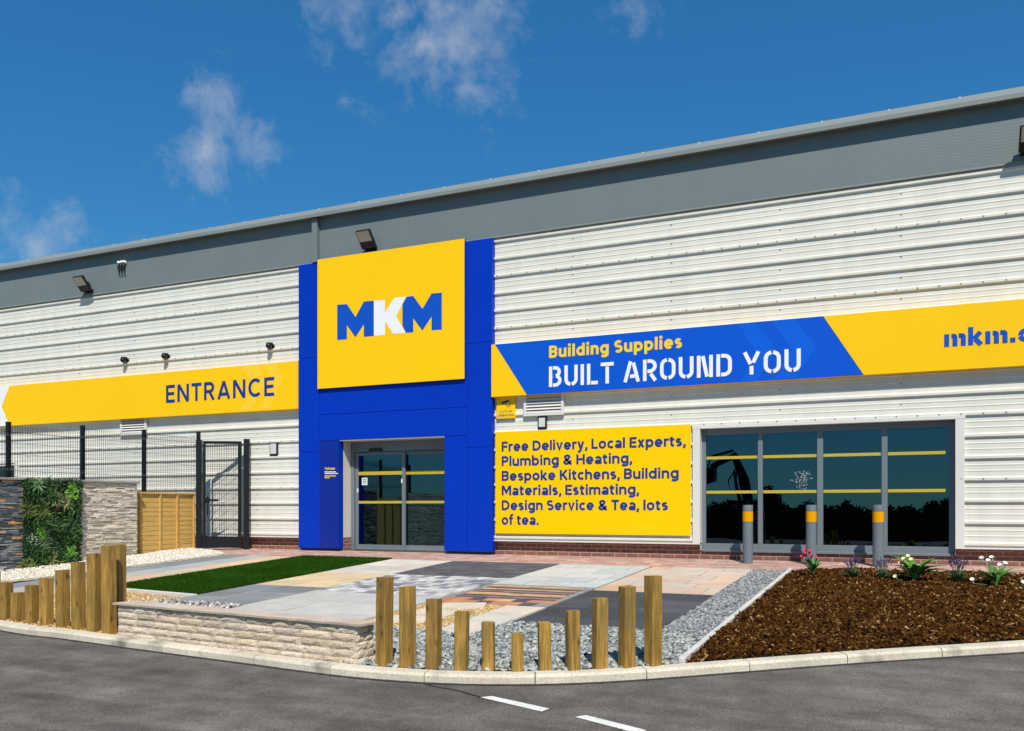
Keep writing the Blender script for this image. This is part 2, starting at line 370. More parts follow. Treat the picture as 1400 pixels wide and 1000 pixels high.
    def blob(s, c, r, n=10, m=7):
        prof = [(math.sin(math.pi*k/m)*r[0] if not isinstance(r, float) else math.sin(math.pi*k/m)*r, 0) for k in range(m+1)]
        rx, ry, rz = r if not isinstance(r, float) else (r, r, r)
        vs = []
        for k in range(m+1):
            a = math.pi*k/m
            for i in range(n):
                b = 2*math.pi*i/n; vs.append((c[0]+rx*max(.02, math.sin(a))*math.cos(b), c[1]+ry*max(.02, math.sin(a))*math.sin(b), c[2]-rz*math.cos(a)))
        fs = [(k*n+i, k*n+(i+1) % n, (k+1)*n+(i+1) % n, (k+1)*n+i) for k in range(m) for i in range(n)]
        fs += [tuple(range(n-1, -1, -1)), tuple(range(m*n, m*n+n))]
        return s.add(vs, fs)
    def leaf(s, base, d, up, ln, w, droop=.4, n=4, fold=.15):
        d = Vector(d).normalized(); up = Vector(up); side = d.cross(up);
        if side.length < 1e-3: side = Vector((1, 0, 0))
        side.normalize(); up = side.cross(d).normalized(); vs = []; base = Vector(base)
        for k in range(n+1):
            t = k/n; ww = w*math.sin(math.pi*min(.97, .12+.88*t))**.8*.5
            c = base+d*(ln*t)-up*(droop*ln*t*t)
            vs += [c-side*ww+up*(fold*ww), c, c+side*ww+up*(fold*ww)]
        fs = []
        for k in range(n):
            a = 3*k; fs += [(a, a+1, a+4, a+3), (a+1, a+2, a+5, a+4)]
        return s.add(vs, fs)
    def build(s, name, mats, parent=None, origin=None, smooth=False, bevel=0.0):
        if not isinstance(mats, (list, tuple)): mats = [mats]
        me = bpy.data.meshes.new(name); o = bpy.data.objects.new(name, me)
        org = Vector(origin) if origin is not None else Vector((0, 0, 0))
        base = (world_loc(parent) if parent else Vector((0, 0, 0)))+org
        if getattr(s, 'local', False): base = Vector((0, 0, 0))
        me.from_pydata([(v[0]-base.x, v[1]-base.y, v[2]-base.z) for v in s.v], [], s.f)
        for m in mats: me.materials.append(m)
        if len(mats) > 1: me.polygons.foreach_set('material_index', s.m)
        at = me.attributes.new('Col', 'FLOAT_COLOR', 'FACE')
        at.data.foreach_set('color', np.array([(*c, 1) for c in s.c], dtype=np.float32).ravel())
        if smooth: me.polygons.foreach_set('use_smooth', [True]*len(me.polygons))
        me.update(); o.location = org; link(o, parent)
        if bevel:
            b = o.modifiers.new('bevel', 'BEVEL'); b.width = bevel; b.segments = 2; b.limit_method = 'ANGLE'; b.angle_limit = R(40)
        return o

def scatter(name, tv, tf, pos, rot, scl, cols, material, kind='stuff', label=None, parent=None):
    """one mesh of many small pieces: tv template verts, tf faces (all same size), rot = 3x3 matrices"""
    tv = np.asarray(tv, float); tf = np.asarray(tf, int); n = len(pos); k = len(tv)
    v = np.einsum('nij,nkj->nki', rot, tv[None]*scl[:, None, :])+pos[:, None, :]
    f = (tf[None]+(np.arange(n)*k)[:, None, None]).reshape(-1, tf.shape[1])
    me = bpy.data.meshes.new(name); nv = n*k; nf = len(f); w = tf.shape[1]
    me.vertices.add(nv); me.vertices.foreach_set('co', v.reshape(-1).astype(np.float32))
    me.loops.add(nf*w); me.loops.foreach_set('vertex_index', f.reshape(-1).astype(np.int32))
    me.polygons.add(nf); me.polygons.foreach_set('loop_start', np.arange(0, nf*w, w, dtype=np.int32))
    me.polygons.foreach_set('loop_total', np.full(nf, w, dtype=np.int32))
    me.update(calc_edges=True)
    at = me.attributes.new('Col', 'FLOAT_COLOR', 'FACE')
    c = np.concatenate([np.repeat(cols, len(tf), axis=0), np.ones((nf, 1))], axis=1).astype(np.float32)
    at.data.foreach_set('color', c.ravel()); me.materials.append(material)
    o = bpy.data.objects.new(name, me); link(o, parent)
    if kind: o['kind'] = kind
    if label: o['label'] = label
    return o
def rotmats(n, tilt=.5):
    a = RNG.uniform(0, 2*np.pi, n); b = RNG.normal(0, tilt, n); c = RNG.normal(0, tilt, n)
    ca, sa, cb, sb, cc, sc = np.cos(a), np.sin(a), np.cos(b), np.sin(b), np.cos(c), np.sin(c); z = np.zeros(n); o = np.ones(n)
    Rz = np.stack([ca, -sa, z, sa, ca, z, z, z, o], 1).reshape(n, 3, 3)
    Rx = np.stack([o, z, z, z, cb, -sb, z, sb, cb], 1).reshape(n, 3, 3)
    Ry = np.stack([cc, z, sc, z, o, z, -sc, z, cc], 1).reshape(n, 3, 3)
    return Rz@Rx@Ry
CH_V = [(-.5, -.42, -.5), (.5, -.5, -.5), (.42, .5, -.5), (-.5, .4, -.5), (-.38, -.34, .5), (.34, -.4, .4), (.4, .36, .5), (-.42, .3, .42)]
CH_F = [(3, 2, 1, 0), (4, 5, 6, 7), (0, 1, 5, 4), (1, 2, 6, 5), (2, 3, 7, 6), (3, 0, 4, 7)]
OC_V = [(.5, 0, 0), (-.5, 0, 0), (0, .5, 0), (0, -.5, 0), (0, 0, .5), (0, 0, -.5)]
OC_F = [(0, 2, 4), (2, 1, 4), (1, 3, 4), (3, 0, 4), (2, 0, 5), (1, 2, 5), (3, 1, 5), (0, 3, 5)]
def palette(n, cols, jit=.12, w=None):
    cols = np.array(cols); i = RNG.choice(len(cols), n, p=w); c = cols[i]*RNG.normal(1, jit, (n, 1)); return np.clip(c, .002, .95)
def inpoly(x, y, poly):
    r = np.zeros(len(x), bool); n = len(poly)
    for i in range(n):
        x0, y0 = poly[i]; x1, y1 = poly[(i+1) % n]
        if y0 == y1: continue
        c = ((y0 > y) != (y1 > y)) & (x < (x1-x0)*(y-y0)/(y1-y0)+x0); r ^= c
    return r
def sample_poly(poly, n):
    p = np.array(poly); lo, hi = p.min(0), p.max(0); xs = []; ys = []
    tot = 0
    while tot < n:
        x = RNG.uniform(lo[0], hi[0], 2*n); y = RNG.uniform(lo[1], hi[1], 2*n); k = inpoly(x, y, poly); xs.append(x[k]); ys.append(y[k]); tot += k.sum()
    return np.concatenate(xs)[:n], np.concatenate(ys)[:n]

def arc_pts(cx, cz, rx, rz, a0, a1, n=None):
    n = n or max(3, int(abs(a1-a0)/15))
    return [(cx+rx*math.cos(R(a0+(a1-a0)*k/n)), cz+rz*math.sin(R(a0+(a1-a0)*k/n))) for k in range(n+1)]
def sans(ch, t):
    """strokes of a plain geometric sans letter: advance width and centre lines; cap height 1"""
    h = t/2; X = .76; w = .61; c = w/2; r = c-h; ring = lambda: arc_pts(c, X/2, r, X/2-h, 0, 360, 24)
    def arch(x0, x1, z=X):
        rr = (x1-x0)/2; return [(x0+.001, z-h-rr*.95)]+arc_pts((x0+x1)/2, z-h-rr*.95, rr, rr*.95, 180, 0)[1:]+[(x1, 0)]
    def ess(w, H):
        c = w/2; r = c-h; m = H*.52; return arc_pts(c, (H-h+m)/2, r, (H-h-m)/2, 35, 270)+arc_pts(c, (m+h)/2, r, (m-h)/2, 90, -145)[1:]
    if ch == ' ': return .20, []
    if ch == 'a': w2 = .55; return w2, [[(w2-h, 0), (w2-h, X-h-.19)]+arc_pts(w2/2, X-h-.19, w2/2-h, .19, 0, 152)[1:], arc_pts(w2/2-.01, .215, w2/2-h-.01, .215-h, 0, 360, 20)]
    if ch == 'b': return w, [[(h, 0), (h, 1.03)], ring()]
    if ch == 'c': return .52, [arc_pts(c, X/2, r, X/2-h, 48, 312)]
    if ch == 'd': return w, [[(w-h, 0), (w-h, 1.03)], ring()]
    if ch == 'e': return w, [arc_pts(c, X/2, r, X/2-h, 0, 318), [(h, X/2-.01), (w-h*.3, X/2-.01)]]
    if ch == 'f': return .36, [[(.16, 0), (.16, .86)]+arc_pts(.30, .86, .14, .17-h*.2, 180, 90)[1:]+[(.37, 1.03-h*.2)], [(0, X-h), (.34, X-h)]]
    if ch == 'g': return w, [ring(), [(w-h, X), (w-h, -.02)]+arc_pts(c, -.02, r, .26-h, 0, -150)[1:]]
    if ch == 'h': return .57, [[(h, 0), (h, 1.03)], arch(h, .57-h)]
    if ch == 'i': return t*1.12, [[(t*.56, 0), (t*.56, X)], [(t*.56, .84), (t*.56, .84+t*1.1)]]
    if ch == 'k': return .55, [[(h, 0), (h, 1.03)], [(t*.8, .27), (.50-h*.4, X)], [(.22, .36), (.53-h*.4, 0)]]
    if ch == 'l': return t, [[(h, 0), (h, 1.03)]]
    if ch == 'm': return .90, [[(h, 0), (h, X)], arch(h, .45), arch(.45, .90-h)]
    if ch == 'n': return .57, [[(h, 0), (h, X)], arch(h, .57-h)]
    if ch == 'o': return w, [ring()]
    if ch == 'p': return w, [[(h, -.28), (h, X)], ring()]
    if ch == 'r': return .36, [[(h, 0), (h, X)], [(h, X-.26)]+arc_pts(h+.22, X-.26, .22, .26-h*.9, 180, 85)[1:]+[(.37, X-h*.9)]]
    if ch == 's': return .48, [ess(.48, X)]
    if ch == 't': return .38, [[(.15, .92), (.15, .17)]+arc_pts(.15+.15, .17, .15, .17-h, 180, 285)[1:], [(0, X-h), (.36, X-h)]]
    if ch == 'u': return .57, [[(h, X), (h, .24)]+arc_pts(.285, .24, .285-h, .24-h, 180, 360)[1:], [(.57-h, X), (.57-h, 0)]]
    if ch == 'v': return .55, [[(h*.9, X), (.275, h*.4), (.55-h*.9, X)]]
    if ch == 'w': return .82, [[(h*.9, X), (.235, h*.5), (.41, X*.92), (.585, h*.5), (.82-h*.9, X)]]
    if ch == 'x': return .54, [[(h, X), (.54-h, 0)], [(.54-h, X), (h, 0)]]
    if ch == 'y': return .55, [[(h*.9, X), (.285, .02)], [(.55-h*.9, X), (.25, -.13), (.17, -.24), (.04, -.26+h*.4)]]
    if ch == 'A': return .74, [[(h*.95, 0), (.37, 1-h*.2)], [(.74-h*.95, 0), (.37, 1-h*.2)], [(.20, .27), (.54, .27)]]
    if ch == 'B': return .62, [[(h, 0), (h, 1)], [(h, 1-h), (.34, 1-h)]+arc_pts(.34, .76-h*.5, .24-h*.6, .24-h*.5, 90, -90)[1:]+[(h, .52)], [(.34, .52)]+arc_pts(.35, (.52+h)/2, .27-h, (.52-h)/2, 90, -90)+[(h, h)]]
    if ch == 'C': return .72, [arc_pts(.39, .5, .39-h, .5-h, 45, 315)]
    if ch == 'D': return .70, [[(h, 0), (h, 1)], [(h, 1-h), (.28, 1-h)]+arc_pts(.28, .5, .42-h, .5-h, 90, -90)[1:]+[(h, h)]]
    if ch == 'E': return .54, [[(h, 0), (h, 1)], [(t, 1-h), (.54, 1-h)], [(t, .51), (.50, .51)], [(t, h), (.54, h)]]
    if ch == 'F': return .53, [[(h, 0), (h, 1)], [(t, 1-h), (.53, 1-h)], [(t, .49), (.49, .49)]]
    if ch == 'H': return .68, [[(h, 0), (h, 1)], [(.68-h, 0), (.68-h, 1)], [(t, .51), (.68-t, .51)]]
    if ch == 'I': return t, [[(h, 0), (h, 1)]]
    if ch == 'K': return .64, [[(h, 0), (h, 1)], [(t*.8, .40), (.60-h*.5, 1)], [(.26, .56), (.63-h*.5, 0)]]
    if ch == 'L': return .50, [[(h, 0), (h, 1)], [(t, h), (.50, h)]]
    if ch == 'M': return .82, [[(h, 0), (h, 1)], [(h*1.3, 1-h*.2), (.41, .30), (.82-h*1.3, 1-h*.2)], [(.82-h, 0), (.82-h, 1)]]
    if ch == 'N': return .70, [[(h, 0), (h, 1)], [(h*1.2, 1-h*.3), (.70-h*1.2, h*.3)], [(.70-h, 0), (.70-h, 1)]]
    if ch == 'O': return .78, [arc_pts(.39, .5, .39-h, .5-h, 0, 360, 28)]
    if ch == 'P': return .59, [[(h, 0), (h, 1)], [(h, 1-h), (.33, 1-h)]+arc_pts(.33, .69, .26-h, .31-h, 90, -90)[1:]+[(h, .38+h)]]
    if ch == 'R': return .62, [[(h, 0), (h, 1)], [(h, 1-h), (.33, 1-h)]+arc_pts(.33, .70, .27-h, .30-h, 90, -90)[1:]+[(h, .40+h)], [(.33, .44), (.62-h*.8, 0)]]
    if ch == 'S': return .58, [ess(.58, 1)]
    if ch == 'T': return .58, [[(.29, 0), (.29, 1-t)], [(0, 1-h), (.58, 1-h)]]
    if ch == 'V': return .70, [[(h*.9, 1), (.35, h*.4), (.70-h*.9, 1)]]
    if ch == 'W': return 1.02, [[(h*.9, 1), (.29, h*.4), (.51, .95), (.73, h*.4), (1.02-h*.9, 1)]]
    if ch == '&': return .70, [[(.66, 0), (.26, .50)]+arc_pts(.32, .76, .17, .24-h, 200, -20)+[(.42, .60), (.20, .43)]+arc_pts(.27, .25, .27-h, .25-h, 120, 300)+[(.50, .20), (.62, .42)]]
    if ch == ',': return .17, [[(.115, t*1.0), (.10, -.02), (.04, -.17)]]
    if ch == '.': return t*1.15, [[(t*.57, 0), (t*.57, t*1.15)]]
    return .3, []
def text(name, body, xl, xr, zb, cap, y, material, parent, t=.15, thick=.0035, sp=.10):
    """lettering on an upright plane: left and right edge, baseline height, cap height"""
    groups = [[]]; x = 0
    for ch in body:
        w, ss = sans(ch, t)
        if ch == ' ': groups.append([])
        groups[-1] += [[(p[0]+x, p[1]) for p in q] for q in ss]; x += w+sp
    sx = (xr-xl)/(x-sp)
    for st in groups:
        b = MB()
        for k, q in enumerate(st): b.strip([(xl+p[0]*sx, zb+p[1]*cap) for p in q], t*(sx+cap)/2, y-thick-.00012*(k % 9), y-.0003)
        b.build(name, material, parent)

# ================================================================ SETTING
# kerb line: foot of the kerb face, from left to right
kb_px = [(0, 863), (84, 874), (168, 886.5), (260, 898.5), (350, 910), (420, 920), (480, 928), (560, 934.5), (640, 937.5), (690, 938), (760, 937),
         (812, 935.5), (880, 930.5), (940, 926.5), (1040, 918), (1150, 909.5), (1251, 902.5), (1400, 893)]
KB = [Vector((-40, -3.2, 0)), Vector((-22, -5.2, 0)), Vector((-12, -6.9, 0)), Vector((-6.5, -7.9, 0))]
KB += [Vector((G(x, y, -.085).x, G(x, y, -.085).y, 0)) for x, y in kb_px]
e = (KB[-1]-KB[-4]).normalized()
KB += [KB[-1]+e*1.5, KB[-1]+e*3.0+Vector((.1, -.1, 0)), KB[-1]+e*4.6+Vector((.5, -.5, 0)), KB[-1]+e*7+Vector((2.5, -1.6, 0)), Vector((40, -2.4, 0))]
def catmull(P, n=6):
    out = []
    for i in range(len(P)-1):
        p0, p1, p2, p3 = P[max(i-1, 0)], P[i], P[i+1], P[min(i+2, len(P)-1)]
        for k in range(n):
            t = k/n; out.append(.5*((2*p1)+(p2-p0)*t+(2*p0-5*p1+4*p2-p3)*t*t+(3*p1-p0-3*p2+p3)*t**3))
    return out+[P[-1]]
for _ in range(1):   # light smoothing of the survey points
    KB = [KB[0]]+[(KB[i-1]+KB[i]*2+KB[i+1])/4 if 4 < i < len(KB)-6 else KB[i] for i in range(1, len(KB)-1)]+[KB[-1]]
KC = catmull(KB, 6)
def offs(C, d):
    out = []
    for i, p in enumerate(C):
        t = (C[min(i+1, len(C)-1)]-C[max(i-1, 0)]).normalized(); out.append(p+Vector((-t.y, t.x, 0))*d)
    return out
KBACK = offs(KC, .128)
KH = .085
def kerb_y(x, C=KBACK):
    for a, b in zip(C[:-1], C[1:]):
        if a.x <= x <= b.x: return a.y+(b.y-a.y)*(x-a.x)/(b.x-a.x)
    return C[-1].y

# road: one sheet to the horizon
b = MB()
ys = [30, 5, 0, -2, -4, -6, -8, -10, -12, -15, -18, -22, -40, -100, -900]
def road_z(y): return (SL*y if y > -15 else SL*(-15)-.012*(min(-15-y, 40)) )-.085
xs = [-900, -200, -60, -30, -15, -5, 0, 5, 10, 15, 30, 60, 200, 900]
vs = [(x, y, road_z(y) if y < 0 else -.085) for y in ys for x in xs]
nx = len(xs)
fs = [(j*nx+i, (j+1)*nx+i, (j+1)*nx+i+1, j*nx+i+1) for j in range(len(ys)-1) for i in range(nx-1)]
b.add(vs, fs); b.build('road', M['asphalt']).__setitem__('kind', 'structure')

# forecourt base behind the kerb
b = MB(); pts = [p for p in KBACK if -40 <= p.x <= 40]
for p, q in zip(pts[:-1], pts[1:]):
    n = 6
    for k in range(n):
        t0, t1 = k/n, (k+1)/n
        a0 = p.y*(1-t0); a1 = p.y*(1-t1); b0 = q.y*(1-t0); b1 = q.y*(1-t1)
        b.add([(p.x, a0, gz(a0)-.035), (q.x, b0, gz(b0)-.035), (q.x, b1, gz(b1)-.035), (p.x, a1, gz(a1)-.035)], [(0, 1, 2, 3)])
b.build('ground', M['joint']).__setitem__('kind', 'structure')

# kerb stones (0.9 m lengths with hairline joints), splayed top edge
b = MB(); acc = 0; seg = []; stone_len = .914
arc = [0]
for p, q in zip(KC[:-1], KC[1:]): arc.append(arc[-1]+(q-p).length)
def at_arc(s, d):
    i = max(0, min(len(arc)-2, int(np.searchsorted(arc, s))-1)); t = (s-arc[i])/(arc[i+1]-arc[i])
    p = KC[i].lerp(KC[i+1], t); tg = (KC[i+1]-KC[i]).normalized(); return p+Vector((-tg.y, tg.x, 0))*d
s = 12.0 if arc[-1] > 30 else 0
while s < arc[-1]-12:
    s0, s1 = s+.004, s+stone_len-.004; n = 5; jz = random.uniform(-.002, .003)
    prof = [(0.004, -.30), (0.0, KH-.022), (.018, KH-.002), (.03, KH), (.124, KH+.002), (.124, -.30)]
    vs = []
    for k in range(n+1):
        for d, h in prof:
            p = at_arc(s0+(s1-s0)*k/n, d); vs.append((p.x, p.y, gz(p.y)-.085+h+jz))
    m = len(prof); fs = [(k*m+i, (k+1)*m+i, (k+1)*m+(i+1) % m, k*m+(i+1) % m) for k in range(n) for i in range(m)]
    fs += [tuple(range(m)), tuple(range((n+1)*m-1, n*m-1, -1))]
    b.add(vs, fs); s += stone_len
b.build('kerb', M['kerb']).__setitem__('kind', 'structure')
# asphalt haunch: ragged dark seam at the kerb foot
b = MB()
prev = None
for i in range(0, 900):
    s_ = 14+i*.06
    if s_ > arc[-1]-12: break
    p = at_arc(s_, -.012-.012*random.random()); q = at_arc(s_, .006)
    cur = ((p.x, p.y, gz(p.y)-.085+.003), (q.x, q.y, gz(q.y)-.085+.014))
    if prev: b.add([prev[0], cur[0], cur[1], prev[1]], [(0, 1, 2, 3)])
    prev = cur
b.build('road_seam', mat('seam_dark', (.035, .032, .03), .9, .3, 30)).__setitem__('kind', 'structure')

# painted road marks
b = MB()
for q in ([(656.5, 953.5), (672.5, 951.8), (751, 968.8), (740.5, 973)], [(786, 980.3), (801, 977.8), (884.5, 998.6), (872, 1003)],
          [(921, 1010), (936, 1008), (1030, 1031), (1018, 1036)]):
    w = [G(x, y, -.0805) for x, y in q]
    b.add([tuple(p) for p in w], [(0, 3, 2, 1)])
b.build('road_marking', M['roadpaint']).__setitem__('kind', 'structure')
# tar-sealed crack leading to the first mark
b = MB(); prev = None
for k, (x, y) in enumerate([(582, 935.5), (596, 939), (612, 941.5), (628, 944.8), (640, 948.5), (652, 951.5), (662, 955)]):
    p = G(x, y, -.0815); wv = .007+.006*random.random()
    cur = ((p.x-wv*.4, p.y-wv, p.z), (p.x+wv*.4, p.y+wv, p.z+.0003))
    if prev: b.add([prev[0], cur[0], cur[1], prev[1]], [(0, 1, 2, 3)])
    prev = cur
b.build('road_crack', mat('tar', (.02, .019, .018), .7, .2, 30)).__setitem__('kind', 'structure')

# ---------------------------------------------------------------- paving patches
def slab_patch(name, x0, x1, y0, y1, rows, colors, jit, material, gap=.007, hue=.04, top=0.0, along='x', ragged=0.0, kind='structure', jz=.0015):
    """rows: list of (depth, [lengths...]) ; laid from far (y1) to near (y0); along='x' lays lengths along x"""
    b = MB()
    lo, hi = (y0, y1) if along == 'x' else (x0, x1)
    a0, a1 = (x0, x1) if along == 'x' else (y0, y1)
    t = hi; ri = 0
    while t > lo+1e-4:
        d, lens = rows[ri % len(rows)]; t2 = max(lo, t-d)
        if t2-lo < .03: t2 = lo
        a = a0; li = random.randrange(len(lens)); first = True
        while a < a1-1e-4:
            ln = lens[li % len(lens)]; li += 1
            if first: ln *= random.choice((.5, 1, .75)); first = False
            a2 = min(a1, a+ln)
            if a1-a2 < .05: a2 = a1
            c = np.array(random.choice(colors))*random.gauss(1, jit)*np.array([random.gauss(1, hue*.5), 1, random.gauss(1, hue*.5)])
            b.col = tuple(np.clip(c, .004, .9))
            if along == 'x': X0, X1, Y0, Y1 = a+gap/2, a2-gap/2, t2+gap/2, t-gap/2
            else: X0, X1, Y0, Y1 = t2+gap/2, t-gap/2, a+gap/2, a2-gap/2
            r = lambda: random.uniform(-ragged, ragged)
            z = top+random.uniform(-jz, jz)
            c4 = [(X0+r(), Y0+r()), (X1+r(), Y0+r()), (X1+r(), Y1+r()), (X0+r(), Y1+r())]
            b.hexa([(x, y, gz(y)-.05) for x, y in c4]+[(x, y, gz(y)+z) for x, y in c4])
            a = a2
        t = t2; ri += 1
    o = b.build(name, material); o['kind'] = kind; return o

PINK = [(.47, .29, .235), (.50, .33, .26), (.43, .25, .205), (.50, .36, .29), (.40, .245, .215)]
slab_patch('block_paving', -9.0, 18.0, -1.31, .06, [(.105, [.205])], PINK, .07, M['slab'], gap=.005, jz=.001)
slab_patch('dark_grey_strip', -5.92, -5.33, -7.2, -1.31, [(.59, [.6])], [(.235, .25, .25), (.21, .225, .225)], .05, M['slab'], along='y')
slab_patch('light_grey_strip', -5.33, -4.72, -7.2, -1.31, [(.61, [.6])], [(.40, .42, .41), (.38, .40, .385)], .04, M['slab'], along='y')
slab_patch('sandstone_strip', -4.72, -4.03, -7.2, -1.31, [(.69, [.9, .6])], [(.56, .46, .33), (.60, .43, .28), (.53, .45, .34)], .05, M['slab'], along='y')
slab_patch('pale_sandstone_slab', -1.92, -.58, -3.45, -1.31, [(.6, [.9, .6]), (.45, [.6, .75])], [(.60, .55, .46), (.57, .53, .45)], .035, M['slab'])
slab_patch('buff_sandstone_slab', -1.92, -.58, -5.1, -3.45, [(.6, [.9, .6]), (.45, [.6, .75])], [(.63, .48, .28), (.61, .48, .30)], .035, M['slab'])
slab_patch('grey_riven_slab', -1.92, -.58, -6.82, -5.1, [(.6, [.9, .6])], [(.23, .245, .24), (.27, .28, .27), (.20, .215, .21)], .06, M['slabdark'])
slab_patch('light_paver', -.58, 1.52, -7.45, -5.42, [(.8, [.8])], [(.50, .48, .43), (.47, .455, .41)], .03, M['slab'], gap=.005)
slab_patch('charcoal_paver', -.58, 1.52, -3.37, -1.31, [(.105, [.21, .16, .26])], [(.105, .105, .108), (.12, .118, .118), (.088, .09, .096)], .08, M['slab'], gap=.003)
slab_patch('cobble_sett', -.58, 1.52, -5.42, -3.37, [(.165, [.16, .20, .12])], [(.19, .20, .225), (.46, .45, .42), (.33, .33, .335), (.55, .53, .49), (.25, .255, .275), (.52, .50, .46), (.58, .56, .52)], .10, M['slab'], gap=.010, ragged=.006, jz=.004)
slab_patch('pale_green_slab', 1.53, 3.14, -4.03, -1.31, [(.55, [.9, .6]), (.72, [1.0, .62]), (.45, [.75, .9])], [(.50, .52, .48), (.53, .53, .47), (.47, .50, .46)], .04, M['slab'], gap=.016)
# striped brick panel
b = MB()
TAN, DK, PU, OR_, RD, GR = (.53, .35, .17), (.10, .085, .085), (.30, .17, .155), (.50, .25, .12), (.42, .20, .13), (.27, .26, .245)
def blk(x0, x1, y0, y1, c, g=.006):
    b.col = tuple(np.clip(np.array(c)*random.gauss(1, .12), .01, .9)); z = random.uniform(-.001, .001)
    c4 = [(x0+g/2, y0+g/2), (x1-g/2, y0+g/2), (x1-g/2, y1-g/2), (x0+g/2, y1-g/2)]
    b.hexa([(x, y, gz(y)-.05) for x, y in c4]+[(x, y, gz(y)+z) for x, y in c4])
y = -4.05
for i in range(2*17//2): blk(1.53+i*.1, 1.63+i*.1, y-.10, y, GR) if 1.63+i*.1 < 3.15 else None
y -= .10
for k, c in enumerate([TAN, PU, DK, TAN, DK, PU, DK, TAN, TAN, DK, PU, DK]):
    blk(1.53, 1.63, y-.1, y, GR); x = 1.63
    while x < 3.03:
        x2 = min(3.04, x+.2); blk(x, x2, y-.1, y, c); x = x2
    blk(3.04, 3.14, y-.1, y, GR); y -= .1
x = 1.53
for k in range(8):
    c = [OR_, RD, DK, OR_, TAN, DK, RD, OR_][k]
    blk(x, x+.201, y-.21, y, c); blk(x, x+.201, -5.82, y-.21, [RD, OR_, OR_, DK, RD, OR_, DK, GR][k]); x += .201
b.build('brick_block_panel', M['slab']).__setitem__('kind', 'structure')
slab_patch('cream_strip', 2.62, 3.13, -7.66, -5.83, [(.51, [.62])], [(.62, .54, .42), (.60, .53, .43)], .03, M['slab'], along='y')
slab_patch('pink_sandstone_slab', 3.17, 4.81, -4.28, -1.31, [(.42, [.9, .62]), (.6, [1.0, .7]), (.55, [.75, .9]), (.38, [.85, .6])], [(.58, .42, .31), (.60, .45, .32), (.56, .46, .37), (.61, .40, .27), (.55, .47, .39)], .04, M['slab'], gap=.014)
slab_patch('slate_slab', 3.17, 4.80, -6.90, -4.28, [(.6, [.9, .6]), (.9, [.6, .9])], [(.065, .07, .08), (.08, .083, .092), (.057, .06, .068)], .07, M['slabdark'], gap=.008)

# stepping stones in gold gravel
def disc_step(cx, cy, w, d, rz, c):
    b = MB(); b.col = c; n = 12; P = []
    for q in [(-w/2, -d/2), (w/2, -d/2+.04), (w/2-.03, d/2), (-w/2+.05, d/2-.02)]:
        P.append((cx+q[0]*math.cos(rz)-q[1]*math.sin(rz), cy+q[0]*math.sin(rz)+q[1]*math.cos(rz)))
    b.hexa([(x, y, gz(y)-.04) for x, y in P]+[(x, y, gz(y)+.012) for x, y in P])
    return b
for i, (sx, sy, rz, lab) in enumerate(((2.12, -6.05, .3, 'cream stepping stone in gold gravel nearest the striped brick panel'), (2.05, -6.62, -.1, 'middle cream stepping stone in gold gravel beside the cream slab strip'),
                                  (1.95, -7.12, .2, 'cream stepping stone in gold gravel nearest the timber posts'))):
    o = disc_step(sx, sy, .60, .42, rz, (.63, .55, .42)).build('stepping_stone', M['slab'], origin=(sx, sy, gz(sy)))
    tag(o, lab, 'paving stone', 'stepping stones in the gold gravel')

# gravels and chips
def gravel(name, poly, n, size, cols, base_mat, label, flat=.5, tilt=.5, w=None, oct_=False, lift=.0, hfun=None, cat=None, material=None, asp=(1, .7)):
    x, y = sample_poly(poly, n)
    h = gz(y)+lift if hfun is None else hfun(x, y)
    sz = size*RNG.uniform(.55, 1.35, n)
    pos = np.stack([x, y, h+sz*flat*.25*RNG.uniform(.2, 2.2, n)], 1)
    scl = np.stack([sz*asp[0]*RNG.uniform(.8, 1.2, n), sz*asp[1]*RNG.uniform(.7, 1.2, n), sz*flat*RNG.uniform(.6, 1.2, n)], 1)
    return scatter(name, OC_V if oct_ else CH_V, OC_F if oct_ else CH_F, pos, rotmats(n, tilt), scl, palette(n, cols, .13, w), material or M['chip'], label=label)
def bed(name, poly, material, dz=-.006):
    b = MB(); b.add([(x, y, gz(y)+dz) for x, y in poly], [tuple(range(len(poly)))])
    o = b.build(name, material); o['kind'] = 'structure'; return o
def kpts(xa, xb, n=14, inset=.01):
    return [(x, kerb_y(x)+inset) for x in np.linspace(xa, xb, n)]
SL_COL = [(.235, .265, .245), (.32, .345, .32), (.165, .19, .18), (.42, .44, .405), (.26, .29, .275), (.075, .085, .085), (.47, .45, .38)]
front = kpts(2.45, 5.34, 18)+[(5.34, -7.2), (4.82, -6.9), (4.1, -6.92), (3.16, -6.90), (3.14, -7.68), (2.6, -7.68), (1.54, -7.44), (1.0, -7.44), (1.0, -8.6), (2.45, -8.7)]
bed('chip_bed', front, M['bed'], -.012)
gravel('slate_chippings', front, 11500, .052, SL_COL, None, 'large blue-grey slate chippings around the short timber posts', .30, .42)
stripP = [(4.82, -1.42), (5.34, -1.42), (5.34, -7.15), (4.82, -6.9)]
bed('chip_strip_bed', stripP, M['bed'], -.012)
gravel('slate_strip_chippings', stripP, 9500, .036, [(.19, .205, .21), (.26, .275, .28), (.13, .145, .155), (.36, .36, .34), (.21, .225, .24), (.44, .42, .35), (.08, .085, .09)], None, 'smaller grey slate chippings in a strip beside the bark bed', .30, .42)
gold = [(1.54, -5.84), (2.61, -5.84), (2.61, -7.62), (1.54, -7.42)]
GOLD = [(.62, .43, .17), (.68, .52, .27), (.52, .31, .10), (.72, .60, .40), (.58, .40, .20), (.45, .27, .11)]
bed('gold_bed', gold, M['bedgold'], -.014)
gravel('gold_gravel', gold, 4200, .028, GOLD, None, 'golden gravel around the cream stepping stones', .6, .6, oct_=True, lift=-.012)
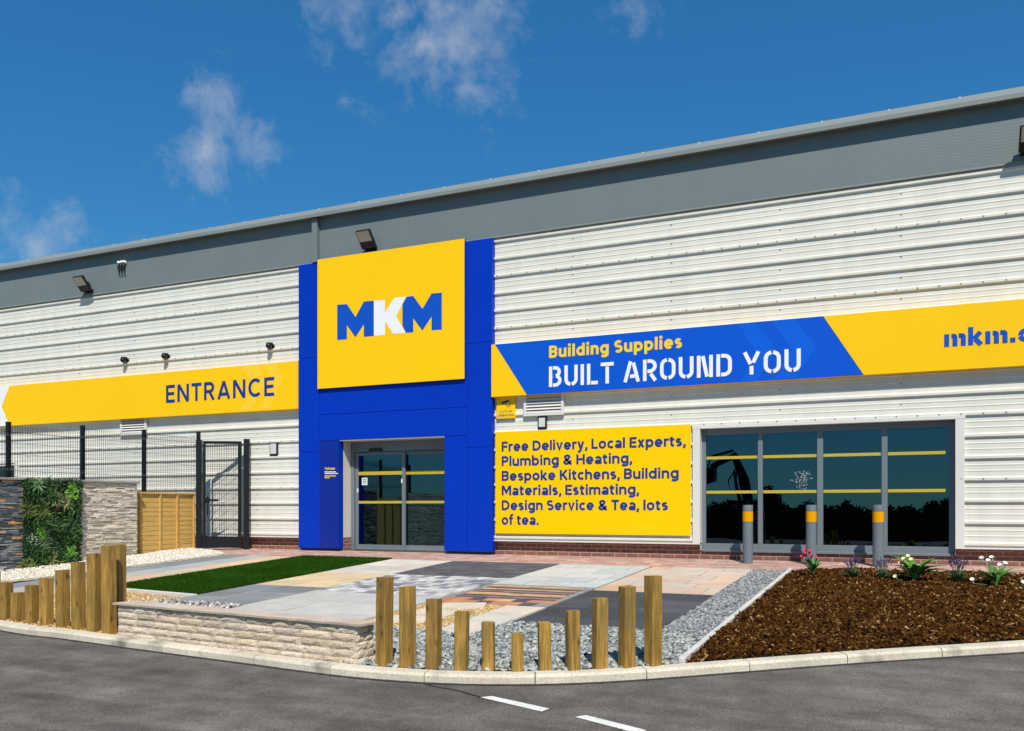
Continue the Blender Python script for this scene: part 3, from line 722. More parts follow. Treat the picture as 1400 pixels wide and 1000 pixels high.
gold2 = kpts(-6.5, 0.2, 24)+[(.2, -8.6), (-.6, -7.4), (-1.93, -6.42), (-3.6, -6.16), (-5.0, -6.3), (-6.5, -7.4)]
bed('gold_post_bed', gold2, M['bedgold'], -.03)
gravel('gold_post_gravel', gold2, 16000, .030, GOLD, None, 'golden gravel around the taller timber posts and before the lawn', .6, .6, oct_=True, lift=-.018)
cream = [(-7.28, -8.2), (-7.28, -2.2), (-7.45, -1.45), (-7.35, -.9), (-6.7, -.95), (-5.95, -1.32), (-5.95, -5.4), (-6.2, -6.3), (-6.4, -7.6)]
bed('cream_bed', cream, M['bedcream'], .0)
gravel('cream_gravel', cream, 15000, .034, [(.74, .68, .56), (.80, .75, .65), (.66, .58, .45), (.78, .70, .55), (.70, .66, .58)], None, 'cream gravel along the foot of the stone display wall', .65, .6, oct_=True,
       hfun=lambda x, y: gz(y)+.02+.05*np.clip((-x-6.0)/1.3, 0, 1))
peb = [(-1.92, -6.83), (-.58, -6.83), (-.58, -7.5), (-1.92, -7.5)]
bed('pebble_bed', peb, M['bed'], -.01)
gravel('pebbles', peb, 700, .055, [(.55, .53, .49), (.30, .29, .28), (.65, .61, .55), (.20, .19, .19), (.45, .40, .34)], None, 'mixed dark and pale pebbles behind the low brick wall', .7, .4, oct_=True)
# edgings
def edging(name, p, q, w, top, material):
    b = MB(); p = Vector((*p, 0)); q = Vector((*q, 0)); d = (q-p).normalized(); n = Vector((-d.y, d.x, 0))*w/2; L_ = (q-p).length; s = 0
    while s < L_-.02:
        e_ = min(L_, s+.91); a, c = p+d*(s+.002), p+d*(e_-.002); r = [a-n, c-n, c+n, a+n]
        b.hexa([(v.x, v.y, gz(v.y)-.12) for v in r]+[(v.x, v.y, gz(v.y)+top) for v in r]); s = e_
    o = b.build(name, material, bevel=.006); o['kind'] = 'structure'; return o
edging('bed_edging', (5.37, -1.40), (5.37, kerb_y(5.37)+.02), .055, .045, M['edge'])
edging('lawn_edging', (-4.02, -6.05), (-1.90, -6.30), .06, .015, M['edge'])

# turf
turf = [(-4.02, -1.24), (-1.94, -1.24), (-1.94, -6.25), (-4.02, -6.0)]
bed('lawn_base', turf, M['turfbase'], .004)
n = 110000; x, y = sample_poly(turf, n)
scl = np.stack([RNG.uniform(.008, .016, n), np.ones(n), RNG.uniform(.018, .040, n)], 1)
scatter('lawn', [(-.5, 0, 0), (.5, 0, 0), (.1, .012, 1)], [(0, 1, 2)], np.stack([x, y, gz(y)+.003], 1), rotmats(n, .32), scl,
        palette(n, [(.018, .066, .003), (.025, .085, .005), (.013, .048, .003), (.036, .095, .008), (.022, .066, .003)], .2), M['turf'], label='strip of bright green artificial lawn between the paving samples')

# bark mulch bed
def mulch_h(x, y):
    x = np.asarray(x); y = np.asarray(y)
    yk = np.array([kerb_y(float(a)) for a in np.atleast_1d(x)]) if np.ndim(x) else kerb_y(float(x))
    dfront = np.clip((y-yk)/.5, 0, 1); dback = np.clip((-1.35-y)/.4, 0, 1); dl = np.clip((x-5.38)/.4, 0, 1)
    return gz(y)-.01+.085*dfront**.6*dback**.6*dl**.6+.016*np.sin(x*3.1+y*1.7)*np.cos(y*2.3-x)+.008*np.sin(x*9+y*7)
b = MB(); gx = list(np.linspace(5.39, 14, 60)); rowsN = 26; vs = []
for xx in gx:
    yk = kerb_y(xx)+.01
    for j in range(rowsN+1):
        yy = yk+(-1.33-yk)*j/rowsN; vs.append((xx, yy, float(mulch_h(np.array([xx]), np.array([yy]))[0])))
fs = [(i*(rowsN+1)+j, (i+1)*(rowsN+1)+j, (i+1)*(rowsN+1)+j+1, i*(rowsN+1)+j+1) for i in range(len(gx)-1) for j in range(rowsN)]
b.add(vs, fs); b.build('mulch_bed', M['soil']).__setitem__('kind', 'structure')
mp = kpts(5.41, 12.0, 24, .03)+[(12, -1.36), (5.41, -1.36)]
gravel('bark_mulch', mp, 72000, .064, [(.058, .023, .005), (.032, .012, .003), (.085, .036, .008), (.014, .005, .0015), (.13, .062, .016), (.046, .018, .004), (.32, .20, .085)], None,
       'dark brown chipped bark covering the planting bed', .20, .55, hfun=mulch_h, material=M['bark'], asp=(1.1, .32), w=[.23, .20, .17, .16, .11, .09, .04])

# ================================================================ BUILDING
bld = thing('retail_warehouse', 'long cream and grey clad trade store with a blue entrance surround', 'building', (0, 0, 0))
PITCH, ZB0 = .3395, .300
def clad_profile(z0, z1):
    pts = []
    k = math.floor((z0-ZB0)/PITCH)-1
    while True:
        zb = ZB0+PITCH*k
        if zb > z1+.1: break
        a, c = zb+.075, zb+PITCH+.004          # pan runs from a to c
        seq = [(0, zb+.006), (-.036, zb+.020), (-.036, zb+.056), (0, zb+.076)]
        for f_ in (1/3, 2/3):
            m_ = a+(c-a)*f_; seq += [(0, m_-.012), (-.005, m_-.006), (-.005, m_+.006), (0, m_+.014)]
        pts += seq; k += 1
    out = []
    for i in range(len(pts)-1):
        (ya, za), (yb, zb_) = pts[i], pts[i+1]
        if zb_ < z0 or za > z1: continue
        t0 = max(0, (z0-za)/(zb_-za)) if zb_ > za else 0; t1 = min(1, (z1-za)/(zb_-za)) if zb_ > za else 1
        p, q = (ya+(yb-ya)*t0, za+(zb_-za)*t0), (ya+(yb-ya)*t1, za+(zb_-za)*t1)
        if not out: out.append(p)
        out.append(q)
    return out
WX0, WX1, WZ0, WZ1 = 3.66, 7.68, .165, 2.30      # shop window opening
b = MB()
for x0, x1, z0, z1 in ((-34, -4.9, .29, 6.24), (-.62, WX0, .29, 6.24), (WX0, WX1, WZ1, 6.24), (WX1, 22, .29, 6.24)):
    pr = clad_profile(z0, z1); b.extr_x(pr, x0, x1, cap=False)
b.mi = 1
for k in range(0, 18):                          # fixings
    zb = ZB0+PITCH*k
    if k % 3 == 0 and k > 0:
        x = -22.0
        while x < 14:
            if not (-5.1 < x < -.4) and not (WX0 < x < WX1 and zb < 2.2): b.box(x-.008, x+.008, -.045, -.034, zb+.030, zb+.048)
            x += .31
    x = -21.3
    while x < 14:
        if not (-5.1 < x < -.4) and not (WX0 < x < WX1 and zb+.24 < 2.3) and zb+.2 < 6.1: b.box(x-.0085, x+.0085, -.009, .002, zb+.228, zb+.244)
        x += 1.88
b.build('cladding', [M['clad'], M['screw']], bld)
# sheet laps (thin vertical joints) are part of the flashings; window and base flashings
b = MB()
b.box(-34, -4.9, -.040, .10, .262, .29); b.box(-.62, WX0, -.040, .10, .262, .29); b.box(WX1, 22, -.040, .10, .262, .29)
b.box(WX0-.13, WX0, -.044, -.0, .262, WZ1); b.box(WX1, WX1+.13, -.044, -.0, .262, WZ1)           # jamb flashings
b.box(WX0-.14, WX1+.14, -.047, .0, WZ1, WZ1+.055)
b.box(WX0-.004, WX0, 0, .19, WZ0, WZ1); b.box(WX1, WX1+.004, 0, .19, WZ0, WZ1); b.box(WX0, WX1, 0, .19, WZ1, WZ1+.004)
b.build('flashing', M['flash'], bld, bevel=.004)
b = MB(); b.box(-34, -3.97, .09, .25, -.2, .262); b.box(-1.40, WX0, .09, .25, -.2, .262); b.box(WX0, WX1, .12, .25, -.2, WZ0); b.box(WX1, 22, .09, .25, -.2, .262)
b.build('brick_plinth', M['brick'], bld)
# grey upper band with fine ribs, in two planes of micro-rib
b = MB(); prof = []
z = 6.20
prof.append((-.052, z)); prof.append((-.055, z+.006))
z += .012
while z < 7.22:
    prof += [(-.055, z), (-.0545, z+.004), (-.0545, z+.016), (-.055, z+.020)]; z += .05
b.extr_x(prof, -34, 22, cap=False)
b.add([(-34, -.052, 6.20), (22, -.052, 6.20), (22, .02, 6.20), (-34, .02, 6.20)], [(3, 2, 1, 0)])
for xj in (-10.9, 2.9, 14): b.box(xj-.012, xj+.012, -.0575, -.051, 6.205, 7.2)
b.build('upper_band', M['fascia'], bld)
b = MB(); b.box(-34, 22, -.060, -.040, 6.165, 6.200); b.build('drip_trim', M['gutter'], bld)
# eaves gutter
b = MB()
prof = [(.0, 7.215), (-.052, 7.14), (-.215, 7.106), (-.235, 7.100), (-.237, 7.172), (-.233, 7.180), (-.085, 7.318), (.3, 7.345), (.3, 7.30), (.0, 7.26)]
b.extr_x(prof, -34, 22)
b.mi = 1
x = -30
while x < 14:
    b.box(x-.01, x+.01, -.10, -.08, 7.292, 7.318); x += 1.02
b.build('gutter', [M['gutter'], M['white']], bld)
b = MB(); b.add([(-34, .2, 7.34), (22, .2, 7.34), (22, 22, 9.0), (-34, 22, 9.0)], [(0, 1, 2, 3)]); b.add([(-34, 22, 9), (22, 22, 9), (22, 44, 7.3), (-34, 44, 7.3)], [(0, 1, 2, 3)])
b.build('roof', M['roof'], bld)
b = MB(); b.add([(-34, .05, 0), (-34, 44, 0), (-34, 44, 7.3), (-34, 22, 9), (-34, .2, 7.3)], [(0, 1, 2, 3, 4)]); b.add([(22, .05, 0), (22, 44, 0), (22, 44, 7.3), (22, 22, 9), (22, .2, 7.3)], [(4, 3, 2, 1, 0)])
b.add([(-34, 44, 0), (22, 44, 0), (22, 44, 7.3), (-34, 44, 7.3)], [(0, 1, 2, 3)])
b.build('end_wall', M['shell'], bld)
# boxed downpipe in the grey band
xa, xb = F(426.2, 330, -.16).x, F(433.3, 330, -.16).x
b = MB(); b.box(xa, xb, -.165, -.05, 6.16, 7.098); b.build('downpipe_box', M['fascia'], bld, bevel=.006)

# entrance surround (blue panels with shadow joints)
PY = -.135
PXL, PXI, PXR0, PXR = F(408, 500, PY).x, F(463.9, 700, PY).x, F(607.5, 700, PY).x, F(673, 500, PY).x
HZ_ = F(540, 600.5, PY).z; PTOP = F(673, 325, PY).z
PB = .045
b = MB()
def panel(x0, x1, z0, z1, g=.004): b.box(x0+g, x1-g, PY, PY+.03, z0+g, z1-g)
sq0, sq1 = F(437, 500, PY).x, F(638.5, 500, PY).x
zj = [PB, F(420, 618.5, PY).z, F(420, 490, PY).z, PTOP]
for a, c in zip(zj[:-1], zj[1:]): panel(PXL, sq0, a, c)
zj = [PB, F(640, 612, PY).z, F(640, 470, PY).z, PTOP]
for a, c in zip(zj[:-1], zj[1:]): panel(sq1, PXR, a, c)
panel(PXR0, sq1, PB, HZ_+.02); 
zl = [HZ_+.02, F(540, 562, PY).z, F(540, 470, PY).z, PTOP]
panel(sq0, sq1, zl[0], zl[1]); panel(sq0, sq1, zl[1], zl[2]); panel(sq0, sq1, zl[2], zl[3])
panel(sq0, PXI, PB, HZ_+.02)
b.box(PXL+.006, PXI-.006, PY+.03, .02, PB+.005, PTOP-.01); b.box(PXR0+.006, PXR-.006, PY+.03, .02, PB+.005, PTOP-.01); b.box(PXI-.006, PXR0+.006, PY+.03, .02, HZ_+.03, PTOP-.01)
b.build('entrance_surround', M['blue'], bld, bevel=.003)
for x0, x1 in ((PXL+.05, PXI-.02), (PXR0+.02, PXR-.02)):
    b = MB(); b.box(x0, x1, PY+.05, .02, -.05, PB+.004); b.build('surround_gap_shade', M['blackplastic'], bld)  # set-back black block stands in for the shadow in the gap below
b = MB(); b.box(sq0+.004, PXI+.0, PY-.012, PY-.001, PB+.01, HZ_+.015); b.build('side_panel', M['blue_dark'], bld, bevel=.003)

# doorway
DX0, DX1, DY = PXI+.0, PXR0, .29
b = MB()
b.box(DX0-.05, DX0, .021, DY+.12, .28, HZ_+.03); b.box(DX1, DX1+.05, .021, DY+.12, .0, HZ_+.03)
b.box(DX0-.05, DX0-.012, PY+.12, .021, .28, HZ_+.02)
b.box(DX0, DX1, PY+.012, DY, HZ_+.004, HZ_+.028)
b.build('door_reveal', M['door_white'], bld)
b = MB(); b.box(DX0-.04, DX0-.002, .022, DY+.10, -.03, .278); b.build('reveal_brick', M['brick'], bld)
door = bpy.data.objects.new('sliding_door', None); link(door, bld); door.location = ((DX0+DX1)/2, DY, .0)
def fx(px, y=None): return F(px, 680, DY if y is None else y).x
def fz(py, px=550, y=None): return F(px, py, DY if y is None else y).z
fl, f1, mid0, mid1, rt = fx(480.5), fx(494), fx(548), fx(553.5), DX1
zh0, zh1 = fz(617.5, 520), HZ_
b = MB()
b.box(fl, fl+.085, DY-.02, DY+.08, .0, zh0); b.box(fl, DX1, DY-.02, DY+.10, zh0, zh1)             # outer jamb and header
b.build('frame', M['frame'], door, bevel=.004)
def leaf_(x0, x1, y, name):
    b = MB(); w = .075; zt = zh0-.01
    b.box(x0, x0+w, y, y+.045, .03, zt); b.box(x1-w, x1, y, y+.045, .03, zt); b.box(x0+w, x1-w, y, y+.045, zt-.07, zt); b.box(x0+w, x1-w, y, y+.045, .03, .13)
    b.build(name, M['frame'], door, bevel=.004)
    g = MB(); g.box(x0+w-.01, x1-w+.01, y+.018, y+.026, .12, zt-.06); g.build('pane', M['glass'], door)
    for za, zc in ((fz(649.5, 520), fz(644.8, 520)), (fz(688.6, 520), fz(685.2, 520))):
        s_ = MB(); s_.box(x0+w, x1-w, y+.012, y+.0165, za, zc); s_.build('warning_strip', M['strip'], door)
leaf_(fl+.10, mid1, DY+.0, 'door_leaf'); leaf_(mid0+.01, DX1-.001, DY+.055, 'door_leaf')
b = MB(); b.box(fl+.10, DX1, DY-.03, DY+.12, -.02, .028); b.build('threshold', M['steel'], door)
b = MB(); sx0, sx1 = fx(506.5), fx(523.5); b.box(sx0, sx1, DY-.075, DY-.02, zh0+.005, zh0+.065); b.build('door_sensor', M['blackplastic'], door, bevel=.012)
for px, py in ((489.2, 671), (549.5, 658)):
    b = MB(); b.box(fx(px)-.013, fx(px)+.013, DY-.008, DY+.0, fz(py+2.5, px), fz(py-3, px)); b.build('door_handle', M['white'], door)
b = MB(); nx0, nx1 = fx(494.5), fx(502); b.box(nx0, nx1, DY+.006, DY+.0105, fz(663.5, 498), fz(653.5, 498))
b.mi = 1
for py in (655.6, 658, 660.4): b.box(nx0+.03, nx1-.03, DY+.003, DY+.006, fz(py+.7, 498), fz(py-.4, 498))
b.build('paper_notice', [M['paper'], mat('notice_ink', (.12, .2, .15), .7, 0)], door)

# shop window
WY = .15
win = bpy.data.objects.new('shop_window', None); link(win, bld); win.location = ((WX0+WX1)/2, WY, WZ0)
wx = lambda px: F(px, 680, WY).x
edges = [(965.5, 1036.5), (1043, 1117.5), (1125.5, 1205.5), (1213.5, 1297.5)]
zt, zbm = F(1130, 590, WY).z, F(1130, 745.5, WY).z
b = MB()
b.box(WX0, wx(965.5), WY-.03, WY+.05, WZ0, WZ1); b.box(wx(1297.5), WX1, WY-.03, WY+.05, WZ0, WZ1)
for (a, c), (d, e_) in zip(edges[:-1], edges[1:]): b.box(wx(c), wx(d), WY-.03, WY+.05, zbm, zt)
b.box(wx(965.5), wx(1297.5), WY-.03, WY+.05, zt, WZ1); b.box(wx(965.5), wx(1297.5), WY-.03, WY+.05, WZ0, zbm)
b.build('frame', M['frame'], win, bevel=.004)
b = MB(); b.box(WX0+.0, WX1-.02, WY-.075, WY-.028, WZ0-.03, WZ0+.012); b.build('sill', M['frame'], win, bevel=.006)
for a, c in edges:
    g = MB(); g.box(wx(a)-.008, wx(c)+.008, WY+.006, WY+.014, zbm-.01, zt+.01); g.build('pane', M['glass'], win)
for i, (a, c) in enumerate(edges):
    for za, zc in ((1.815, 1.765), (1.210, 1.160)):
        s_ = MB(); s_.box(wx(a)+.005, wx(c)-(.05 if i == 3 else .005), WY-.002, WY+.003, za, zc); s_.build('warning_strip', M['strip'], win)
b = MB()   # clear-film wreath sticker in the second pane
cxs, czs = wx(1096), F(1096, 656, WY).z
for k in range(46):
    a = random.uniform(0, 2*math.pi); r = random.uniform(.02, .17); px_, pz_ = cxs+r*math.cos(a), czs+r*math.sin(a)*1.05
    L_ = random.uniform(.03, .07); an = random.uniform(0, math.pi)
    b.strip([(px_-L_/2*math.cos(an), pz_-L_/2*math.sin(an)), (px_+L_/4*math.sin(an)*.4, pz_), (px_+L_/2*math.cos(an), pz_+L_/2*math.sin(an))], .007, WY-.0005-.0001*k/46, WY+.003)
b.build('pane_sticker', mat('sticker_film', (.33, .36, .36), .6, .1, 40), win)
# rooms seen dimly through the glass
b = MB()
b.add([(-34, .26, -.02), (22, .26, -.02), (22, 9, -.02), (-34, 9, -.02)], [(0, 1, 2, 3)])
b.build('shop_floor', M['intfloor'], bld)
b = MB(); b.add([(-8, 9, -.02), (12, 9, -.02), (12, 9, 3.0), (-8, 9, 3.0)], [(0, 1, 2, 3)]); b.add([(-8, .26, 3.0), (12, .26, 3.0), (12, 9, 3.0), (-8, 9, 3.0)], [(3, 2, 1, 0)])
b.add([(-8, .26, 0), (-8, 9, 0), (-8, 9, 3), (-8, .26, 3)], [(0, 1, 2, 3)]); b.add([(12, .26, 0), (12, 9, 0), (12, 9, 3), (12, .26, 3)], [(3, 2, 1, 0)])
b.build('shop_room', M['interior'], bld)
for x in (3.0, 5.4, 8.2):
    b = MB(); b.box(x, x+1.8, 5.2, 5.8, 0, 1.9); b.build('shop_shelf', M['interior'], bld)
for (x, y_) in ((-3.1, 2.6), (-2.0, 4.6), (-4.0, 5.2), (6.6, 3.4), (5.1, 6.0)):
    b = MB(); b.cyl((x, y_, 2.93), .30, .04, 20); b.build('ceiling_light', M['roomlamp'], bld)
# pale blind edge inside the left of the window
b = MB(); b.box(wx(967.5), wx(969.8), WY+.06, WY+.08, zbm, zt-.45); b.build('blind_edge', M['white'], bld)
# small dark window far left
xa, xb = F(-40, 640, -.04).x, F(20, 640, -.04).x; za, zc = F(10, 668, -.04).z, F(10, 634, -.04).z
b = MB(); b.box(xb-.0, xb+.14, -.05, 0, za-.1, zc+.09); b.box(xa, xb, -.05, 0, zc, zc+.09); b.box(xa-.14, xa, -.05, 0, za-.1, zc+.09); b.box(xa, xb, -.05, 0, za-.1, za)
sw = b.build('side_window', M['flash'], bld)
b = MB(); b.box(xa, xb, -.034, -.022, za, zc); b.build('pane', mat('dark_pane', (.01, .014, .018), .08, 0), sw)
for x0, x1, z0_, z1_ in ((F(716.5, 560, -.05).x, F(771, 560, -.05).x, F(740, 568.5, -.05).z, F(740, 536, -.05).z), (F(165, 580, -.05).x, F(200.5, 580, -.05).x, F(180, 595, -.05).z, F(180, 568, -.05).z)):
    b = MB(); fw_ = .05
    b.box(x0, x1, -.075, -.02, z0_, z0_+fw_); b.box(x0, x1, -.075, -.02, z1_-fw_, z1_); b.box(x0, x0+fw_, -.075, -.02, z0_+fw_, z1_-fw_); b.box(x1-fw_, x1, -.075, -.02, z0_+fw_, z1_-fw_)
    z = z0_+fw_+.01
    while z < z1_-fw_-.02:
        b.add([(x0+fw_, -.070, z), (x1-fw_, -.070, z), (x1-fw_, -.035, z+.045), (x0+fw_, -.035, z+.045)], [(0, 1, 2, 3)])
        b.add([(x0+fw_, -.070, z-.006), (x1-fw_, -.070, z-.006), (x1-fw_, -.070, z), (x0+fw_, -.070, z)], [(0, 1, 2, 3)]); z += .058
    b.mi = 1; b.box(x0+fw_, x1-fw_, -.030, -.020, z0_+fw_, z1_-fw_)
    b.build('louvre_vent', [M['flash'], M['screw']], bld)

# ================================================================ SIGNS
# square logo sign
SY = PY-.065
s0, s1 = F(434, 440, SY).x, F(634.8, 440, SY).x; z0_, z1_ = F(434, 532, SY).z, F(434, 355.3, SY).z
sq = thing('logo_sign', 'large square yellow sign with three block letters above the doors', 'sign', ((s0+s1)/2, SY, z0_))
b = MB(); b.box(s0, s1, SY, SY+.012, z0_, z1_); b.build('face_panel', M['yellow'], sq, bevel=.002)
b = MB(); b.box(s0+.004, s1-.004, SY+.012, PY-.002, z0_+.004, z1_-.004); b.build('return_edge', M['blue_dark'], sq)
zz = lambda x, y: F(380+x/3.847, 300+y/3.847, SY)
def poly(name, pts, m_, th=.003):
    b = MB(); P = [(p.x, p.z) for p in (zz(*q) for q in pts)]; b.prism_xz(P, SY-th, SY-.0005); return b.build(name, m_, sq)
poly('letter', [(312, 450), (363, 446.5), (408, 515), (452, 433), (504, 428.5), (504, 614), (452, 618), (452, 553), (408, 621), (363, 557), (363, 631), (312, 635)], M['logo_blue'])
poly('letter', [(506, 428), (563, 424), (563, 491), (612, 413.5), (674, 408), (622, 511), (671, 597), (607, 604.5), (566, 541), (563, 547), (563, 610), (506, 614)], M['white'])
poly('letter', [(677, 408), (712, 403.5), (760, 472), (808, 391), (862, 386), (862, 580), (808, 584), (808, 512), (760, 586), (712, 521), (712, 594), (674, 597.5), (655, 560), (655, 448)], M['logo_blue'])

# left fascia band
LY = -.155
lb = thing('entrance_band_sign', 'yellow fascia band reading ENTRANCE left of the blue surround', 'sign', (F(204, 560, LY).x, LY, F(204, 574, LY).z))
BZ0, BZ1 = F(408, 559, LY).z, F(408, 493.5, LY).z
bx1 = PXL; ax0, ax1 = F(2, 556, LY).x, F(13, 529, LY).x
zm = F(2, 556, LY).z
b = MB(); b.prism_xz([(ax1, BZ1), (bx1, BZ1), (bx1, BZ0), (ax1, BZ0), (ax0, zm)], LY, LY+.02); b.build('face_panel', M['yellow'], lb)
b = MB(); b.prism_xz([(ax1, BZ1), (ax0, zm), (ax1, BZ0), (ax0-6, BZ0), (ax0-6, BZ1)], LY, LY+.02); b.build('white_panel', M['white'], lb)
b = MB(); b.box(ax0-6, bx1, LY+.02, -.0, BZ0, BZ1); b.build('return_edge', M['yellow'], lb)
zf = lambda x, y: F(x/3.3333, 300+y/3.3333, LY)
for q in ([(1095, 690), (1125, 665), (1180, 660), (1210, 745), (1150, 868), (1090, 872), (1165, 755)], [(1195, 655), (1255, 650), (1290, 725), (1230, 862), (1180, 866), (1245, 745)]):
    b = MB(); b.prism_xz([(p.x, min(max(p.z, BZ0+.002), BZ1-.002)) for p in (zf(*t) for t in q)], LY-.002, LY-.0003); b.build('chevron', M['yellow2'], lb)
text('word', 'ENTRANCE', F(227, 540, LY).x, F(375, 530, LY).x, F(227.5, 551, LY).z, F(227.5, 527.3, LY).z-F(227.5, 551, LY).z, LY-.002, M['navy'], lb, t=.155, sp=.15)

# right fascia band
RY = -.175
r0, r1 = PXR+.0, 20.0
rb = thing('slogan_band_sign', 'long blue and yellow fascia band with a stencilled slogan right of the surround', 'sign', (5, RY, 3.05))
RZ0, RZ1 = F(760, 537.7, RY).z, F(760, 464, RY).z
zp = lambda x, y: (F(x, y, RY).x, F(x, y, RY).z)
bl0, bl1 = F(676.5, 470, RY).x, F(720, 540, RY).x; br0, br1 = F(1125.5, 432, RY).x, F(1181, 513.5, RY).x
b = MB(); b.prism_xz([(r0, RZ1), (bl0, RZ1), (bl1, RZ0), (r0, RZ0)], RY, RY+.02); b.prism_xz([(br0, RZ1), (r1, RZ1), (r1, RZ0), (br1, RZ0)], RY, RY+.02); b.build('yellow_panel', M['yellow'], rb)
b = MB(); b.prism_xz([(bl0+.003, RZ1), (br0-.003, RZ1), (br1-.003, RZ0), (bl1+.003, RZ0)], RY, RY+.02); b.build('blue_panel', M['bandblue'], rb)
b = MB(); b.box(r0, r1, RY+.02, 0, RZ0, RZ1); b.build('return_edge', M['yellow'], rb)
zf = lambda x, y: F(1050+x/4, 400+y/4, RY)
for q in ([(20, 158), (150, 146), (262, 298), (150, 470), (28, 482), (128, 318)], [(-160, 172), (-70, 166), (45, 310), (-60, 486), (-150, 492), (-70, 330)]):
    b = MB(); b.prism_xz([(p.x, min(max(p.z, RZ0+.003), RZ1-.003)) for p in (zf(*t) for t in q)], RY-.002, RY-.0003); b.build('chevron', M['bandblue2'], rb)
text('word', 'Building Supplies', F(750.6, 480, RY).x, F(932.7, 472, RY).x, F(751, 489.8, RY).z, F(752, 473.6, RY).z-F(752, 490, RY).z, RY-.002, M['ytext'], rb, t=.205, sp=.085)

# stencil alphabet built from strokes: unit height, advance width
def glyph(ch, t):
    h = t/2; g = .035
    if ch == 'I': return t, [[(h, 0), (h, 1)]]
    if ch == 'L': return .50, [[(h, 0), (h, 1)], [(t+g, h), (.5, h)]]
    if ch == 'T': return .58, [[(.29, 0), (.29, 1-t-g)], [(0, 1-h), (.58, 1-h)]]
    if ch == 'U':
        w = .62; r = w/2-h; return w, [[(h, 1), (h, r+h)]+arc_pts(h+r, h+r, r, r, 180, 262)[1:], [(w-h, 1), (w-h, r+h)]+arc_pts(w-h-r, h+r, r, r, 0, -82)[1:]]
    if ch == 'O':
        w = .66; r = w/2-h; c = w/2
        return w, [arc_pts(c, 1-h-r, r, r, 98, 180)+arc_pts(c, h+r, r, r, 180, 262), arc_pts(c, 1-h-r, r, r, 82, 0)+arc_pts(c, h+r, r, r, 0, -82)]
    if ch == 'D':
        w = .63; r = .24; return w, [[(h, 0), (h, 1)], [(t+g, 1-h), (w-h-r, 1-h)]+arc_pts(w-h-r, 1-h-r, r, r, 90, 0)[1:]+arc_pts(w-h-r, h+r, r, r, 0, -90)+[(t+g, h)]]
    if ch == 'B':
        w = .60; r = .5-h-.19
        r1 = .5*(.5-h)+.012; r1 = (1-h-.52)/2; r2 = (.52-h)/2
        return w, [[(h, 0), (h, 1)], [(t+g, 1-h), (w-h-r1-.03, 1-h)]+arc_pts(w-h-r1-.03, 1-h-r1, r1, r1, 90, -80)[1:], [(t+g, .5), (w-h-r2-.10, .5)], [(t+g, h), (w-h-r2, h)]+arc_pts(w-h-r2, h+r2, r2, r2, -90, 78)[1:]]
    if ch == 'R':
        w = .60; r1 = .235
        return w, [[(h, 0), (h, 1)], [(t+g, 1-h), (w-h-r1, 1-h)]+arc_pts(w-h-r1, 1-h-r1, r1, r1, 90, -90)[1:]+[(t+g, 1-h-2*r1)], [(.33, 1-h-2*r1-h-g), (w-h+.02, 0)]]
    if ch == 'A':
        w = .72; return w, [[(h*.9, 0), (w/2-.045, .97)], [(w-h*.9, 0), (w/2+.075, .90)], [(.29, .27), (.50, .27)]]
    if ch == 'N':
        w = .66; return w, [[(h, 0), (h, 1)], [(t+g+.05, .97), (w-t-g-.05, .03)], [(w-h, 0), (w-h, 1)]]
    if ch == 'Y':
        w = .68; return w, [[(h*.9, 1), (w/2-.04, .47)], [(w-h*.9, 1), (w/2+.06, .52)], [(w/2, 0), (w/2, .38)]]
    if ch == 'm':
        w = 1.04; x = .70; r = (w/2-h)/2-.02
        a = [(h+.17+t*.25, x-h)]+[(w/2-h*.2-.08, x-h)]+arc_pts(w/2-.09, x-h-.09, .09, .09, 90, 0)[1:]+[(w/2, 0)]
        c = [(w/2+t*.5+.06, x-h)]+[(w-h-.09, x-h)]+arc_pts(w-h-.09, x-h-.09, .09, .09, 90, 0)[1:]+[(w-h, 0)]
        return w, [[(h, 0), (h, x)], a, c]
    if ch == 'k':
        w = .70; return w, [[(h, 0), (h, 1)], [(t+.04, .34), (w-h, .70)], [(.34, .33), (w-h*.7, 0)]]
    if ch == '.': return t*1.05, [[(h*1.05, 0), (h*1.05, t*1.05)]]
    if ch in 'co':
        w = .62; r = (.70-t)/2; c = w/2
        if ch == 'c': return w, [arc_pts(c, .35, c-h, r, 45, 176), arc_pts(c, .35, c-h, r, 190, 315)]
        return w, [arc_pts(c, .35, c-h, r, 98, 262), arc_pts(c, .35, c-h, r, 82, -82)]
    return .30, []
def stencil(body, t, sp, space=.34):
    out = []; x = 0
    for ch in body:
        if ch == ' ': x += space; continue
        w, st = glyph(ch, t); out += [[(p[0]+x, p[1]) for p in s_] for s_ in st]; x += w+sp
    return out, x-sp
def stencil_sign(name, body, t, sp, xl, xr, zb, h, y, m_, parent, space=.34, xr_is=None):
    _, w = stencil(xr_is or body, t, sp, space); sx = (xr-xl)/w; x = 0
    for word in body.split(' '):
        st, w = stencil(word, t, sp, space); b = MB()
        for k, s_ in enumerate(st): b.strip([(xl+(p[0]+x)*sx, zb+p[1]*h) for p in s_], t*(sx*.5+h*.5), y-.005-.00012*(k % 11), y-.001)
        b.build(name, m_, parent); x += w+sp+space
xl = F(750.6, 515, RY).x; xr = F(1095, 495, RY).x; zb = F(751, 529.6, RY).z; h = F(751, 501.6, RY).z-zb
stencil_sign('word', 'BUILT AROUND YOU', .160, .13, xl, xr, zb, h, RY-.003, M['white'], rb, space=.30)
zb = F(1291, 474.6, RY).z; h = F(1327, 447.3, RY).z-F(1327, 472, RY).z
stencil_sign('word', 'mkm.com', .24, .11, F(1291, 465, RY).x, F(1388.5, 460, RY).x, zb, h, RY-.001, M['logo_blue'], rb, xr_is='mkm.')

